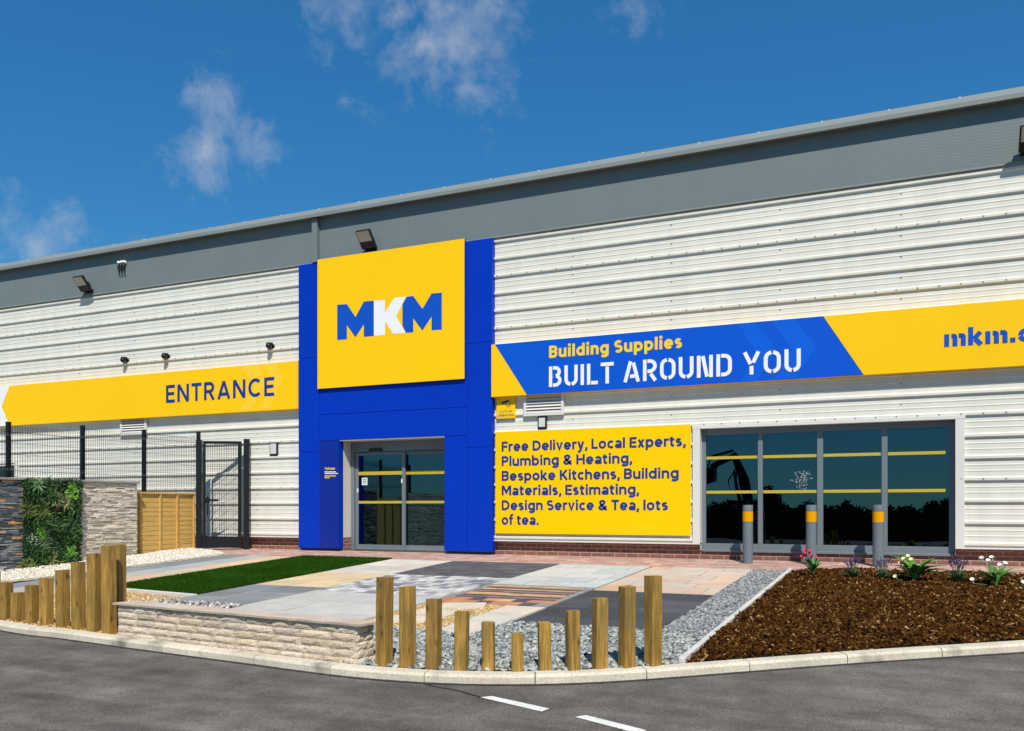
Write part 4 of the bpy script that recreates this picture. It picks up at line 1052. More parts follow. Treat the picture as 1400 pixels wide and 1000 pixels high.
# yellow services board
OY = -.062
o0, o1 = F(677.5, 660, OY).x, F(944.3, 660, OY).x; oz0, oz1 = F(800, 731, OY).z, F(800, 586.2, OY).z
sb = thing('services_board', 'big yellow board listing services in blue text beside the shop window', 'sign', ((o0+o1)/2, OY, oz0))
b = MB(); b.box(o0, o1, OY, OY+.02, oz0, oz1); b.build('board', M['board'], sb, bevel=.002)
for x in (o0+.3, (o0+o1)/2, o1-.3):
    b = MB(); b.box(x-.03, x+.03, OY+.02, -.0, oz0+.1, oz1-.1); b.build('batten', M['flash'], sb)
cap = F(688, 604.3, OY).z-F(688, 617.6, OY).z
for body, xr_, yb in (('Free Delivery, Local Experts,', 937.2, 617.6), ('Plumbing & Heating,', 864, 637.5), ('Bespoke Kitchens, Building', 928.2, 657.6), ('Materials, Estimating,', 873.5, 677.5),
                      ('Design Service & Tea, lots', 913.5, 697.7), ('of tea.', 736.8, 717.5)):
    text('word', body, F(685.8, 650, OY).x, F(xr_, 650, OY).x, F(686, yb, OY).z, cap, OY-.001, M['navy'], sb, t=.186, sp=.062)

# cctv notice
CY = -.06
c0, c1 = F(678.8, 560, CY).x, F(704.4, 560, CY).x; cz0, cz1 = F(690, 572.2, CY).z, F(690, 538, CY).z
cs = thing('camera_notice', 'small yellow camera warning notice under the band beside the blue surround', 'sign', ((c0+c1)/2, CY, cz0))
b = MB(); b.box(c0, c1, CY, CY+.012, cz0, cz1); b.box(c0+.05, c0+.08, CY+.012, 0, cz0+.05, cz1-.05); b.box(c1-.08, c1-.05, CY+.012, 0, cz0+.05, cz1-.05); b.build('plate', M['board'], cs)
zf = lambda x, y: (F(670+x/11.67, 530+y/11.67, CY).x, F(670+x/11.67, 530+y/11.67, CY).z)
b = MB(); b.prism_xz([zf(178, 235), (zf(190, 268)), zf(303, 232), zf(303, 192)], CY-.003, CY-.0004)
b.strip([zf(250, 262), zf(285, 312), zf(322, 268)], .012, CY-.003, CY-.0004); b.strip([zf(322, 232), zf(322, 312)], .010, CY-.003, CY-.0004); b.build('camera_symbol', M['navy'], cs)
text('word', 'CCTV IN', zf(160, 0)[0], zf(342, 0)[0], zf(250, 402)[1], zf(250, 366)[1]-zf(250, 402)[1], CY-.0005, M['navy'], cs, t=.14, thick=.002)
text('word', 'OPERATION', zf(125, 0)[0], zf(380, 0)[0], zf(250, 462)[1], zf(250, 428)[1]-zf(250, 462)[1], CY-.0005, M['navy'], cs, t=.14, thick=.002)

# welcome vinyl on the dark blue side panel
VY = PY-.0125
wn = thing('welcome_notice', 'tiny yellow and white greeting vinyl on the blue panel left of the doors', 'sign', (F(452, 646, VY).x, VY, F(452, 646, VY).z))
text('word', 'Welcome', F(444, 640, VY).x, F(458, 640, VY).x, F(450, 642.6, VY).z, .055, VY-.0005, M['ytext'], wn, t=.22, thick=.0015)
b = MB()
for (x0, x1, y) in ((444, 459, 645.4), (444, 462, 647.6)):
    x = x0
    while x < x1: w = random.uniform(1.2, 3.2); b.box(F(x, y, VY).x, F(min(x+w, x1), y, VY).x, VY-.002, VY-.0004, F(x, y+.7, VY).z, F(x, y-.7, VY).z); x += w+.5
b.build('white_line', M['white'], wn)
b = MB()
for (x0, x1, y) in ((444, 459, 651.0), (444, 450.5, 653.4)):
    x = x0
    while x < x1: w = random.uniform(1.2, 3.2); b.box(F(x, y, VY).x, F(min(x+w, x1), y, VY).x, VY-.002, VY-.0004, F(x, y+.7, VY).z, F(x, y-.7, VY).z); x += w+.5
b.build('yellow_line', M['ytext'], wn)

# ================================================================ WALL FITTINGS
def rotx(p, a): return (p[0], p[1]*math.cos(a)-p[2]*math.sin(a), p[1]*math.sin(a)+p[2]*math.cos(a))
def floodlight(px, py, label, w=.36, h=.30):
    p = F(px, py, -.06)                # lower hinge on the band
    t = thing('floodlight', label, 'floodlight', (p.x, -.06, p.z), 'floodlights on the grey upper band')
    a = R(40)
    def part(x0, x1, y0, y1, z0, z1, name, m_, bev=.008):
        b = MB(); b.local = True
        c = [(x0, y0, z0), (x1, y0, z0), (x1, y1, z0), (x0, y1, z0), (x0, y0, z1), (x1, y0, z1), (x1, y1, z1), (x0, y1, z1)]
        c = [rotx(q, a) for q in c]; c = [(q[0], q[1]-.12, q[2]+.07) for q in c]
        b.hexa(c); return b.build(name, m_, t, bevel=bev)
    return t, part
def make_flood(px, py, label, w=.34):
    t, part = floodlight(px, py, label)
    part(-w/2, w/2, -.02, .045, -.03, .36, 'housing', M['blackplastic'])
    part(-w/2+.022, w/2-.022, -.026, -.0205, .13, .345, 'lens', M['lens'], 0)
    part(-w/2+.03, w/2-.03, .0455, .10, .02, .17, 'driver_box', M['blackplastic'])
    b = MB(); b.local = True
    for sx in (-1, 1): b.box(sx*(w*.36)-.012, sx*(w*.36)+.012, -.13, 0, .04, .075)
    b.box(-w*.4, w*.4, -.02, 0, .02, .10); b.build('bracket', M['blackplastic'], t)
    return t
make_flood(122.5, 402, 'black floodlight on the grey band above the ENTRANCE lettering, left of the surround')
make_flood(508.5, 344.5, 'black floodlight above the square yellow logo sign')
make_flood(1409, 214, 'black floodlight cut by the right edge of the picture')

def wall_cam(px, py, label, yaw):
    p = F(px, py, 0); t = thing('security_camera', label, 'security camera', (p.x, -.005, p.z), 'black cameras above the ENTRANCE band')
    b = MB(); b.local = True; b.cyl((0, -.03, 0), .06, .03, 16, axis='y'); b.tube([(0, -.03, -.01), (0, -.07, -.02)], .03, 8); b.build('mount', M['blackplastic'], t)
    b = MB(); b.local = True; b.blob((0, -.125, .0), (.066, .075, .066), 16, 10); b.build('camera_body', M['black'], t, smooth=True)
    b = MB(); b.local = True; b.cyl((0, -.10, .040), .074, .03, 18); b.build('rain_hood', M['blackplastic'], t)
    return t
wall_cam(174.5, 493.5, 'black wall camera left of its two fellows, directly above the louvre vent', -.6)
wall_cam(230.5, 488.5, 'black wall camera between the other two, above the letter E of ENTRANCE', .4)
wall_cam(373, 474.5, 'black wall camera nearest the blue surround, above the final E of ENTRANCE', .6)

p = F(168.5, 360, -.06); t = thing('cable_outlet', 'cluster of three black cable tails with white caps on the grey band', 'cable outlet', (p.x, -.06, p.z))
for k in (-1, 0, 1):
    b = MB(); b.local = True; b.cyl((k*.085, -.05, .0), .042, .05, 12, axis='y'); b.blob((k*.085, -.055, .005), (.042, .05, .04), 10, 6); b.build('cap', M['white'], t, smooth=True)
    b = MB(); b.local = True; b.tube([(k*.085, -.06, -.02), (k*.085, -.075, -.10), (k*.085+.01, -.075, -.17), (k*.085+.03, -.07, -.24)], .034, 8, .35); b.build('cable_tail', M['blackplastic'], t, smooth=True)
def bulkhead(x0, x1, y0, y1, label):
    a, c = F(x0, y1, -.005), F(x1, y0, -.005); t = thing('bulkhead_light', label, 'wall light', ((a.x+c.x)/2, -.005, a.z), 'small oblong wall lights')
    w, h = (c.x-a.x)/2, c.z-a.z
    b = MB(); b.box(a.x, c.x, -.05, -.005, a.z, c.z); b.build('housing', M['blackplastic'], t, bevel=.02)
    b = MB(); b.box(a.x+.03, c.x-.03, -.062, -.0505, a.z+.045, c.z-.03); b.build('diffuser', M['opal'], t, bevel=.012)
bulkhead(736, 748.5, 569.5, 587.8, 'black-rimmed oblong wall light below the louvre, above the services board')
bulkhead(370, 381, 605, 624, 'black-rimmed oblong wall light between the gate and the blue surround')

# ================================================================ BOLLARDS
def make_bollard(label):
    t = thing('bollard', label, 'bollard', (0, 0, 0), 'grey bollards before the shop window')
    def L_(prof, name, m_):
        b = MB(); b.local = True; b.lathe((0, 0, 0), prof, 32); o = b.build(name, m_, t, smooth=True); return o
    L_([(.083, -.06), (.083, .70)], 'shaft', M['bollard'])
    L_([(.0845, .70), (.0845, .865)], 'reflective_band', M['amber'])
    L_([(.083, .865), (.083, .965), (.080, .975)], 'cap', M['bollard'])
    return t
bol = make_bollard('grey bollard with amber band before the left end of the shop window')
BP = []
for px in (1022.5, 1109.2, 1200.6):
    q = F(px, 767, -.43); BP.append((q.x, -.43, gz(-.43)))
bol.location = BP[0]
for k, lab in ((1, 'middle grey bollard with amber band, behind the red-flowered plant'), (2, 'grey bollard with amber band behind the lavender, rightmost of three')):
    c = copy_tree(bol); c.location = BP[k]; c['label'] = lab

# ================================================================ TIMBER POSTS
def timber(x, y, h, rz, label, group, w=.106, name='timber_post', sink=.06):
    b = MB(); b.local = True; n = 6; zs = [-sink+(h+sink)*k/n for k in range(n+1)]
    tw = random.uniform(-.012, .012); lx, ly = random.uniform(-.008, .008), random.uniform(-.008, .008); bev = .007
    ring = [(-w/2+bev, -w/2), (w/2-bev, -w/2), (w/2, -w/2+bev), (w/2, w/2-bev), (w/2-bev, w/2), (-w/2+bev, w/2), (-w/2, w/2-bev), (-w/2, -w/2+bev)]
    vs = []; ct = random.uniform(-.006, .006); ct2 = random.uniform(-.006, .006)
    for k, z in enumerate(zs):
        a = rz+tw*k/n; t = max(0, z)/h
        for (px_, py_) in ring:
            zz_ = z+(ct*px_/w+ct2*py_/w if k == n else 0)
            vs.append((px_*math.cos(a)-py_*math.sin(a)+lx*t, px_*math.sin(a)+py_*math.cos(a)+ly*t, zz_))
    m = 8; fs = [(k*m+i, k*m+(i+1) % m, (k+1)*m+(i+1) % m, (k+1)*m+i) for k in range(n) for i in range(m)]+[tuple(range(m-1, -1, -1)), tuple(range(n*m, n*m+m))]
    b.add(vs, fs); o = b.build(name, M['wood'], origin=(x, y, gz(y))); tag(o, label, 'post', group); return o
NUM = ['first', 'second', 'third', 'fourth', 'fifth', 'sixth', 'seventh', 'eighth', 'ninth']
spec = [(525, 912, 789), (557.5, 914, 802), (592.5, 916, 819), (630.5, 918, 836), (668, 918, 851), (707.2, 919, 866), (745, 918, 851), (783.5, 918, 835), (820, 916, 818), (857, 914.5, 802), (893, 912, 787)]
labs = ['tall timber post in slate chippings standing next to the low stone wall', 'second timber post from the low stone wall, among slate chippings', 'third timber post from the low stone wall, in front of gold gravel',
        'fourth timber post from the low stone wall, in front of the cream slabs', 'fifth timber post from the low stone wall, just left of the shortest stump', 'shortest timber stump, at the dip of the curved row in slate chippings',
        'timber post just right of the shortest stump in slate chippings', 'fourth timber post counting from the bark bed, before the dark slate', 'third timber post counting from the bark bed, with knotty face',
        'second timber post counting from the bark bed', 'tall timber post at the end of the row nearest the bark bed']
for i, ((px, yb, yt), lab) in enumerate(zip(spec, labs)):
    g = G(px, yb); rz = R(-12+7.1*i)
    dv = Vector((g.x-CAM.x, g.y-CAM.y, 0)).normalized(); hw = .106*.5*(abs(math.cos(rz-TH))+abs(math.sin(rz-TH)))*.92
    c = Vector((g.x, g.y, 0))+dv*hw
    dep = (g-CAM).dot(Vector((-math.sin(TH), math.cos(TH), 0)))
    timber(c.x, c.y, (yb-yt)/FPX*dep-.01, rz, lab, 'short curved row of timber posts in slate chippings', w=.096+.003*abs(i-5))
specL = [(8, 847, 796), (24, 848.5, 810), (44, 851, 800), (63.5, 854, 790), (86, 857, 779), (107.5, 860, 768), (128.5, 863.5, 757), (149.5, 866.5, 745.3)]
labL = ['timber post overlapped by the shortest left-hand stump, beside the kerb', 'shortest timber stump of the left-hand row beside the kerb', 'timber post just right of the shortest left-hand stump, before grey paving',
        'fifth timber post counted leftward from the low wall in the left-hand row', 'fourth timber post leftward from the low wall, below the yellowish fern', 'third timber post leftward from the low wall, knot near its foot and top',
        'second timber post leftward from the low wall, against the stone display', 'tall knotty timber post touching the left end of the low wall']
for i, ((px, yb, yt), lab) in enumerate(zip(specL, labL)):
    g = G(px, yb); dep = (g-CAM).dot(Vector((-math.sin(TH), math.cos(TH), 0)))
    dv = Vector((g.x-CAM.x, g.y-CAM.y, 0)).normalized(); c = Vector((g.x, g.y, 0))+dv*.07
    timber(c.x, c.y, (yb-yt)/FPX*dep-.01, R(random.uniform(-3, 3)+2), lab, 'left-hand row of timber posts beside the kerb', w=.112)
g = G(149.5, 866.5); q = g-CAM; dq = surv_dir(163.0, 700); hq = Vector((dq.x, dq.y, 0)).normalized()
hp = Vector((CAM.x, CAM.y, 0))+hq*(Vector((q.x, q.y, 0)).length+.30)
dep = (hp-Vector((CAM.x, CAM.y, 0))).dot(Vector((-math.sin(TH), math.cos(TH), 0)))
timber(hp.x, hp.y, CAM.z+(HOR-744.8)/FPX*dep-gz(hp.y), R(3), 'tall timber post half hidden behind the low wall end', 'left-hand row of timber posts beside the kerb', w=.112)
g = G(-9, 845); timber(g.x, g.y, .56, R(0), 'timber post cut by the left edge of the picture', 'left-hand row of timber posts beside the kerb', w=.112)

# ================================================================ LOW STONE WALL
TOPZ = -.094
wl, wr = G(161, 867.6), G(488, 908.5)
fd = Vector((wr.x-wl.x, wr.y-wl.y, 0)); LWL = fd.length; fd.normalize(); nd = Vector((-fd.y, fd.x, 0))   # nd points to the back
lw = thing('low_stone_wall', 'low buff stone walling with a thin sandstone coping at the kerb', 'wall', (wl.x, wl.y, wl.z))
THK = .22
def lwp(s, d, z): p = wl+fd*s+nd*d; return (p.x, p.y, z)
b = MB()
b.hexa([lwp(.01, .009, -.50), lwp(LWL-.01, .009, -.50), lwp(LWL-.01, THK-.02, -.50), lwp(.01, THK-.02, -.50), lwp(.01, .009, TOPZ-.021), lwp(LWL-.01, .009, TOPZ-.021), lwp(LWL-.01, THK-.02, TOPZ-.021), lwp(.01, THK-.02, TOPZ-.021)])
b.build('mortar_core', M['mortar'], lw)
LWC = [(.61, .50, .37), (.57, .465, .35), (.64, .53, .40), (.54, .445, .33), (.60, .48, .33)]
def rough_stone(b, P, s0, s1, z0, z1, d0, dep, nx=6, nz=3, amp=.006):
    """a split-face stone on a wall: P(s,d,z)->point ; front face bulges by noise"""
    b.col = tuple(np.clip(np.array(random.choice(LWC))*random.gauss(1, .07), .02, .9)); base = len(b.v)
    vs = []
    for j in range(nz+1):
        for i in range(nx+1):
            ed = (i in (0, nx)) or (j in (0, nz)); ds = 0 if not ed else .007
            ss = s0+(s1-s0)*i/nx+(random.uniform(-.004, .004)); zz_ = z0+(z1-z0)*j/nz+(random.uniform(-.004, .004))
            vs.append(P(ss, d0+ds-random.uniform(0, amp)-(0 if ed else amp*.3), zz_))
    for (ss, zz_) in ((s0, z0), (s1, z0), (s1, z1), (s0, z1)): vs.append(P(ss, d0+dep, zz_))
    W_ = nx+1; n0 = (nz+1)*W_; fs = [(j*W_+i, j*W_+i+1, (j+1)*W_+i+1, (j+1)*W_+i) for j in range(nz) for i in range(nx)]
    fs += [(n0, n0+1)+tuple(range(nx, -1, -1)), tuple(range(nz*W_, nz*W_+nx+1))+(n0+2, n0+3)]
    fs += [tuple(j*W_ for j in range(nz+1))+(n0+3, n0), tuple((nz-j)*W_+nx for j in range(nz+1))+(n0+1, n0+2)]
    b.add(vs, fs)
b = MB(); nrow = 5; zb_, zt_ = -.47, TOPZ-.022; rh = .070; z = zt_
row = 0
while z > -.50:
    z2 = z-rh; s = -random.uniform(0, .25) if row % 2 else 0.0
    while s < LWL:
        ln = random.uniform(.24, .36); a, c = max(0, s)+.003, min(LWL, s+ln)-.003
        if c-a > .04: rough_stone(b, lwp, a, c, z2+.004, z-.004, .0, .10)
        s += ln
    # end face at the right
    Pe = lambda s_, d, z_: lwp(LWL-d, s_, z_)
    s = .02 if row % 2 else .0
    for a, c in (((.0, .10), (.105, THK)) if row % 2 else ((.0, .15), (.155, THK))): rough_stone(b, Pe, a+.002, c-.002, z2+.004, z-.004, -.004, .08, 3, 3)
    z = z2; row += 1
b.build('walling', M['stone'], lw)
b = MB(); s = -.05; k = 0
while s < LWL+.05:
    e_ = min(LWL+.06, s+random.uniform(.55, .75)); 
    if LWL+.06-e_ < .2: e_ = LWL+.06
    n = 7; top = []; bot = []
    for i in range(n+1):
        ss = s+.003+(e_-s-.006)*i/n; top.append((ss, -.034+random.uniform(-.009, .007))); 
    vs = [lwp(ss, d, TOPZ) for ss, d in top]+[lwp(ss, THK+.02, TOPZ) for ss, d in top]+[lwp(ss, d+.004, TOPZ-.020) for ss, d in top]+[lwp(ss, THK+.02, TOPZ-.020) for ss, d in top]
    m = n+1; fs = []
    for i in range(n): fs += [(i, i+1, m+i+1, m+i), (2*m+i+1, 2*m+i, 3*m+i, 3*m+i+1), (2*m+i, 2*m+i+1, i+1, i), (m+i, m+i+1, 3*m+i+1, 3*m+i)]
    fs += [(0, m, 3*m, 2*m), (n, 2*m+n, 3*m+n, m+n)]
    b.add(vs, fs); s = e_
b.build('coping', M['coping'], lw)

# ================================================================ DISPLAY WALL, GREEN WALL, PANEL
DXF, DTH, DTOP = -7.30, .22, 1.44
dw = thing('display_wall', 'split-stone display wall, dark slate at one end and pale stone at the other', 'wall', (DXF-DTH/2, -4.5, gz(-4.5)))
def yat(px, X=DXF):     # where a sighting at column px meets the plane x = X
    d = surv_dir(px, 700); t = (X-CAM.x)/d.x; return (CAM+d*t).y
ye, yg0, yg1 = yat(187.5), yat(104), yat(31)
b = MB(); b.box(DXF-DTH, DXF-.025, -5.75, ye-.01, -.6, DTOP-.04); b.build('wall_core', M['mortar'], dw)
b = MB(); b.box(DXF-DTH-.03, DXF+.035, -5.75, ye+.03, DTOP-.04, DTOP); b.build('coping', mat('grey_coping', (.30, .285, .25), .85, .15, 3, .3, 40), dw, bevel=.004)
def ledge(name, y0, y1, cols, w):
    b = MB(); z = -.55; 
    while z < DTOP-.045:
        h_ = random.choice((.018, .025, .03, .035)); z2 = min(DTOP-.042, z+h_); y = y0-random.uniform(0, .2)
        while y < y1:
            ln = random.uniform(.10, .34); a, c = max(y0, y)+.001, min(y1, y+ln)-.001
            if c-a > .01:
                b.col = tuple(np.clip(np.array(cols[np.random.choice(len(cols), p=w)])*random.gauss(1, .12), .01, .9)); d = random.uniform(0, .022)
                x1 = DXF-.012+d
                b.hexa([(DXF-.06, a, z+.0005), (x1+random.uniform(-.003, .003), a, z+.0005), (x1+random.uniform(-.003, .003), c, z+.0005), (DXF-.06, c, z+.0005),
                        (DXF-.06, a, z2-.0005), (x1+random.uniform(-.003, .003), a, z2-.0005), (x1+random.uniform(-.003, .003), c, z2-.0005), (DXF-.06, c, z2-.0005)][:8])
            y += ln
        z = z2
    return b.build(name, M['stone'], dw)
np.random.seed(3)
ledge('pale_stone_facing', yg0-.15, ye, [(.70, .61, .48), (.60, .52, .41), (.76, .68, .55), (.48, .41, .32), (.66, .54, .40)], [.3, .25, .2, .15, .1])
ledge('slate_facing', -5.75, yg1+.1, [(.08, .09, .105), (.14, .145, .155), (.24, .24, .235), (.05, .055, .065), (.62, .34, .10), (.34, .32, .28)], [.25, .24, .17, .12, .12, .10])
# pale end face
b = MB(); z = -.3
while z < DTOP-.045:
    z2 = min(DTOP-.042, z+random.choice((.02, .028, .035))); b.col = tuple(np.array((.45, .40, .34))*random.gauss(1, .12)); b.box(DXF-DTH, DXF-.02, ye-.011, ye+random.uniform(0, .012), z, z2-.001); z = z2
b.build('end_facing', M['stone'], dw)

gw = thing('green_wall', 'leafy green living-wall panel hung between slate and pale stone', 'plant wall', (DXF+.02, (yg0+yg1)/2, -.25))
b = MB(); b.box(DXF+.012, DXF+.03, yg1, yg0, -.25, DTOP-.05); b.build('backing_mat', mat('mat_green', (.008, .02, .006), .9, .3, 20), gw)
def foliage(name, n, yr, zr, ln, w, cols, bulge=.09, kind=None):
    b = MB()
    for _ in range(n):
        y = random.uniform(*yr); z = random.uniform(*zr); th = random.uniform(0, 2*math.pi)
        h_ = .5+.5*math.sin(y*7.3+z*5.1)*math.cos(z*6.7-y*3.3)
        d = Vector((random.uniform(.25, 1.0), math.cos(th), math.sin(th)-.15)); b.col = tuple(np.clip(np.array(random.choice(cols))*random.gauss(1, .22), .003, .9))
        l_ = ln*random.uniform(.6, 1.3)
        b.leaf((DXF+.03+bulge*h_*random.uniform(.3, 1), y, z), d, (1, 0, .5), l_, w*random.uniform(.7, 1.2)*l_/ln, random.uniform(.1, .6), 2)
    return b.build(name, M['leaf'], gw)
H0, H1 = -.24, DTOP-.02
foliage('box_leaf_foliage', 12500, (yg1-.02, yg0+.05), (H0, H1), .044, .028, [(.016, .050, .008), (.024, .072, .011), (.009, .028, .005), (.036, .098, .014), (.016, .038, .012)])
foliage('fern_foliage', 420, (yg1, yg0), (H0, H1), .13, .022, [(.05, .13, .025), (.07, .16, .03), (.035, .09, .02)], .12)
def clump(y, z, r, n, ln, w, cols, name, droop=.5):
    b = MB()
    for _ in range(n):
        th = random.uniform(0, 2*math.pi); rr = random.uniform(0, r)
        d = Vector((random.uniform(.3, .9), math.cos(th), math.sin(th)+.2)); b.col = tuple(np.clip(np.array(random.choice(cols))*random.gauss(1, .15), .003, .9))
        b.leaf((DXF+.09, y+rr*math.cos(th), z+rr*math.sin(th)), d, (1, 0, .4), ln*.62*random.uniform(.6, 1.2), w*.8, droop, 3)
    return b.build(name, M['leaf'], gw)
yz = lambda px, py: (yat(px, DXF+.1), CAM.z-(py-HOR)/FPX*((DXF+.1-CAM.x)/surv_dir(px, 700).x))
BRIGHT = [(.13, .32, .03), (.09, .24, .02), (.18, .38, .05)]; CREAMY = [(.36, .33, .13), (.42, .37, .17), (.24, .24, .08)]; OLIVE = [(.11, .14, .025), (.16, .18, .04), (.08, .10, .02)]
for px, py, r, n, ln, w, cols, nm in ((53, 664, .05, 26, .19, .03, [(.22, .38, .16), (.15, .30, .09)], 'spider_plant'), (100, 674, .12, 60, .09, .05, BRIGHT, 'bright_foliage'), (77, 681, .10, 46, .15, .02, CREAMY, 'cream_fern'),
                                      (92, 688, .09, 40, .15, .02, CREAMY, 'cream_fern'), (38, 697, .12, 44, .16, .03, OLIVE, 'olive_fern'), (60, 699, .12, 34, .16, .03, OLIVE, 'olive_fern'), (78, 695, .05, 18, .07, .04, [(.07, .02, .015), (.05, .03, .015)], 'red_foliage'),
                                      (58, 729, .09, 70, .10, .02, BRIGHT, 'bright_foliage'), (61, 741, .10, 40, .17, .018, [(.10, .17, .09), (.15, .22, .12)], 'grass_tuft'), (72, 767, .10, 40, .16, .02, CREAMY, 'cream_fern'), (92, 772, .09, 36, .17, .02, CREAMY, 'cream_fern'),
                                      (98, 756, .10, 50, .10, .05, BRIGHT, 'bright_foliage'), (38, 775, .14, 60, .09, .04, [(.12, .17, .03), (.16, .2, .05)], 'olive_fern'), (44, 738, .10, 30, .05, .04, [(.10, .2, .09), (.3, .36, .28)], 'speckled_foliage')):
    y_, z_ = yz(px, py); clump(y_, z_, r, n, ln, w, cols, nm)

# timber fence panel beyond the stone wall
FX = -7.46; fy0, fy1 = yat(189, FX)-.05, yat(266.2, FX)
fp = thing('fence_panel', 'golden overlap timber fence panel with three battens', 'fence', (FX, (fy0+fy1)/2, gz(-1.4)))
ft = 1.235
b = MB(); z = gz(-1.4)-.0; k = 0
while z < ft-.04:
    b.hexa([(FX-.035, fy0, z), (FX-.012, fy0, z), (FX-.012, fy1, z), (FX-.035, fy1, z), (FX-.035, fy0, z+.11), (FX-.0175, fy0, z+.11), (FX-.0175, fy1, z+.11), (FX-.035, fy1, z+.11)]); z += .10
b.build('boarding', M['panelwood'], fp)
b = MB(); b.box(FX-.045, FX+.022, fy0-.01, fy1+.01, ft-.03, ft); b.build('capping_rail', M['panelwood'], fp, bevel=.003)
for yy in (fy0+.10, fy0+.10+(fy1-fy0-.13)*.36, fy0+.10+(fy1-fy0-.13)*.68, fy1-.02):
    b = MB(); b.box(FX-.012, FX+.015, yy-.022, yy+.022, gz(-1.4)-.04, ft-.031); b.build('batten', M['panelwood'], fp, bevel=.003)

# the display carries on past the picture's left edge: seen mirrored in the entrance doors
fq = thing('fence_panel', 'timber fence panel past the slate facing, mirrored in the left door leaf', 'fence', (DXF-.1, -6.5, gz(-6.5)))
b = MB(); z = -.40
while z < 1.1: b.hexa([(DXF-.10, -7.25, z), (DXF-.07, -7.25, z), (DXF-.07, -5.80, z), (DXF-.10, -5.80, z), (DXF-.10, -7.25, z+.11), (DXF-.0775, -7.25, z+.11), (DXF-.0775, -5.80, z+.11), (DXF-.10, -5.80, z+.11)]); z += .10
b.build('boarding', M['panelwood'], fq)
for yy in (-7.2, -6.75, -6.3, -5.85):
    b = MB(); b.box(DXF-.069, DXF-.04, yy-.022, yy+.022, -.40, 1.12); b.build('batten', M['panelwood'], fq)
b = MB(); b.box(DXF-.11, DXF-.03, -7.26, -5.79, 1.121, 1.15); b.build('capping_rail', M['panelwood'], fq)
d2 = thing('display_wall', 'second pale stone display wall, mirrored in the doors beside the timber panel', 'wall', (DXF-DTH/2, -8.6, gz(-8.6)))
b = MB(); b.box(DXF-DTH, DXF-.025, -11.5, -7.3, -.9, 1.25); b.build('wall_core', M['mortar'], d2)
dw_keep = dw; dw = d2
ledge('pale_stone_facing', -11.5, -7.3, [(.70, .61, .48), (.60, .52, .41), (.76, .68, .55), (.48, .41, .32), (.66, .54, .40)], [.3, .25, .2, .15, .1])
dw = dw_keep

# ================================================================ MESH FENCE AND GATE
MX = -7.66
mf = thing('mesh_fence', 'black welded mesh security fence behind the stone display wall', 'fence', (MX, -3, gz(-3)))
py_ = [(-.34, 2.64), (yat(197, MX), 2.56), (yat(113, MX), 2.52), (yat(11.5, MX), 2.45), (yat(11.5, MX)-1.55, 2.38), (yat(11.5, MX)-3.1, 2.30)]
for y_, zt_ in py_:
    b = MB(); b.box(MX-.033, MX+.033, y_-.033, y_+.033, -.5, zt_)
    b.mi = 1
    for z in np.arange(.25, zt_-.05, .45): b.box(MX+.033, MX+.043, y_+.02, y_+.032, z, z+.025); 
    b.build('post', [M['black'], M['steel']], mf)
def mesh_panel(b, P, L_, z0, z1, dv=.05, dh=.2, r=.0026, spike=.03, fold=()):
    n = int(L_/dv)
    for i in range(n+1):
        s = min(L_, i*dv); a = P(s)
        b.box(a[0]-r, a[0]+r, a[1]-r, a[1]+r, z0, z1+spike)
    z = z0+.02
    a, c = P(0), P(L_)
    while z <= z1+.001:
        b.hexa([(a[0]-r-.004, a[1], z-r), (a[0]+r-.004, a[1], z-r), (c[0]+r-.004, c[1], z-r), (c[0]-r-.004, c[1], z-r), (a[0]-r-.004, a[1], z+r), (a[0]+r-.004, a[1], z+r), (c[0]+r-.004, c[1], z+r), (c[0]-r-.004, c[1], z+r)]); z += dh
for (ya, za), (yb, zb_) in zip(py_[:-1], py_[1:]):
    b = MB(); b_z0 = -.15; mesh_panel(b, lambda s, ya=ya: (MX+.04, ya-s), ya-yb, b_z0, min(za, zb_)-.09)
    # stiffening folds: double wires near the top, middle and foot
    for zc in (min(za, zb_)-.16, 1.6, .95, .3):
        b.box(MX+.062, MX+.068, yb, ya, zc-.03, zc-.024); 
        n = int((ya-yb)/.05)
        for i in range(n+1): b.tube([(MX+.04, ya-i*.05, zc+.03), (MX+.066, ya-i*.05, zc-.027), (MX+.04, ya-i*.05, zc-.085)], .0026, 4)
    b.build('mesh_panel', M['black'], mf)

gl, gr = G(272.5, 753.0), G(337.5, 748.2)
gt = thing('mesh_gate', 'black mesh security gate with two posts and a lever latch', 'gate', (gl.x, gl.y, gz(gl.y)))
gd = Vector((gr.x-gl.x, gr.y-gl.y, 0)); 
gr2 = Vector((F(337.5, 740, -.16).x, -.16, 0)); gl2 = Vector((gl.x, gl.y, 0)); gd = gr2-gl2; GL = gd.length; gd.normalize(); gn = Vector((-gd.y, gd.x, 0))
GTOP = CAM.z+(HOR-602)/FPX*(gl-CAM).dot(Vector((-math.sin(TH), math.cos(TH), 0)))
def gp(s, d, z): p = gl2+gd*s+gn*d; return (p.x, p.y, z)
def gbox(b, s0, s1, d0, d1, z0, z1): b.hexa([gp(s0, d0, z0), gp(s1, d0, z0), gp(s1, d1, z0), gp(s0, d1, z0), gp(s0, d0, z1), gp(s1, d0, z1), gp(s1, d1, z1), gp(s0, d1, z1)])
b = MB(); gbox(b, -.06, .06, -.06, .06, -.3, GTOP+.0); b.mi = 1
for z in np.arange(.35, GTOP-.1, .45): gbox(b, .06, .068, -.02, 0, z, z+.025)
b.build('gate_post', [M['black'], M['steel']], gt)
b = MB(); gbox(b, GL-.06, GL+.06, -.06, .06, -.3, GTOP+.03); b.build('gate_post', M['black'], gt)
b = MB(); s0, s1 = .085, GL-.115; z0_, z1_ = .03, GTOP-.02
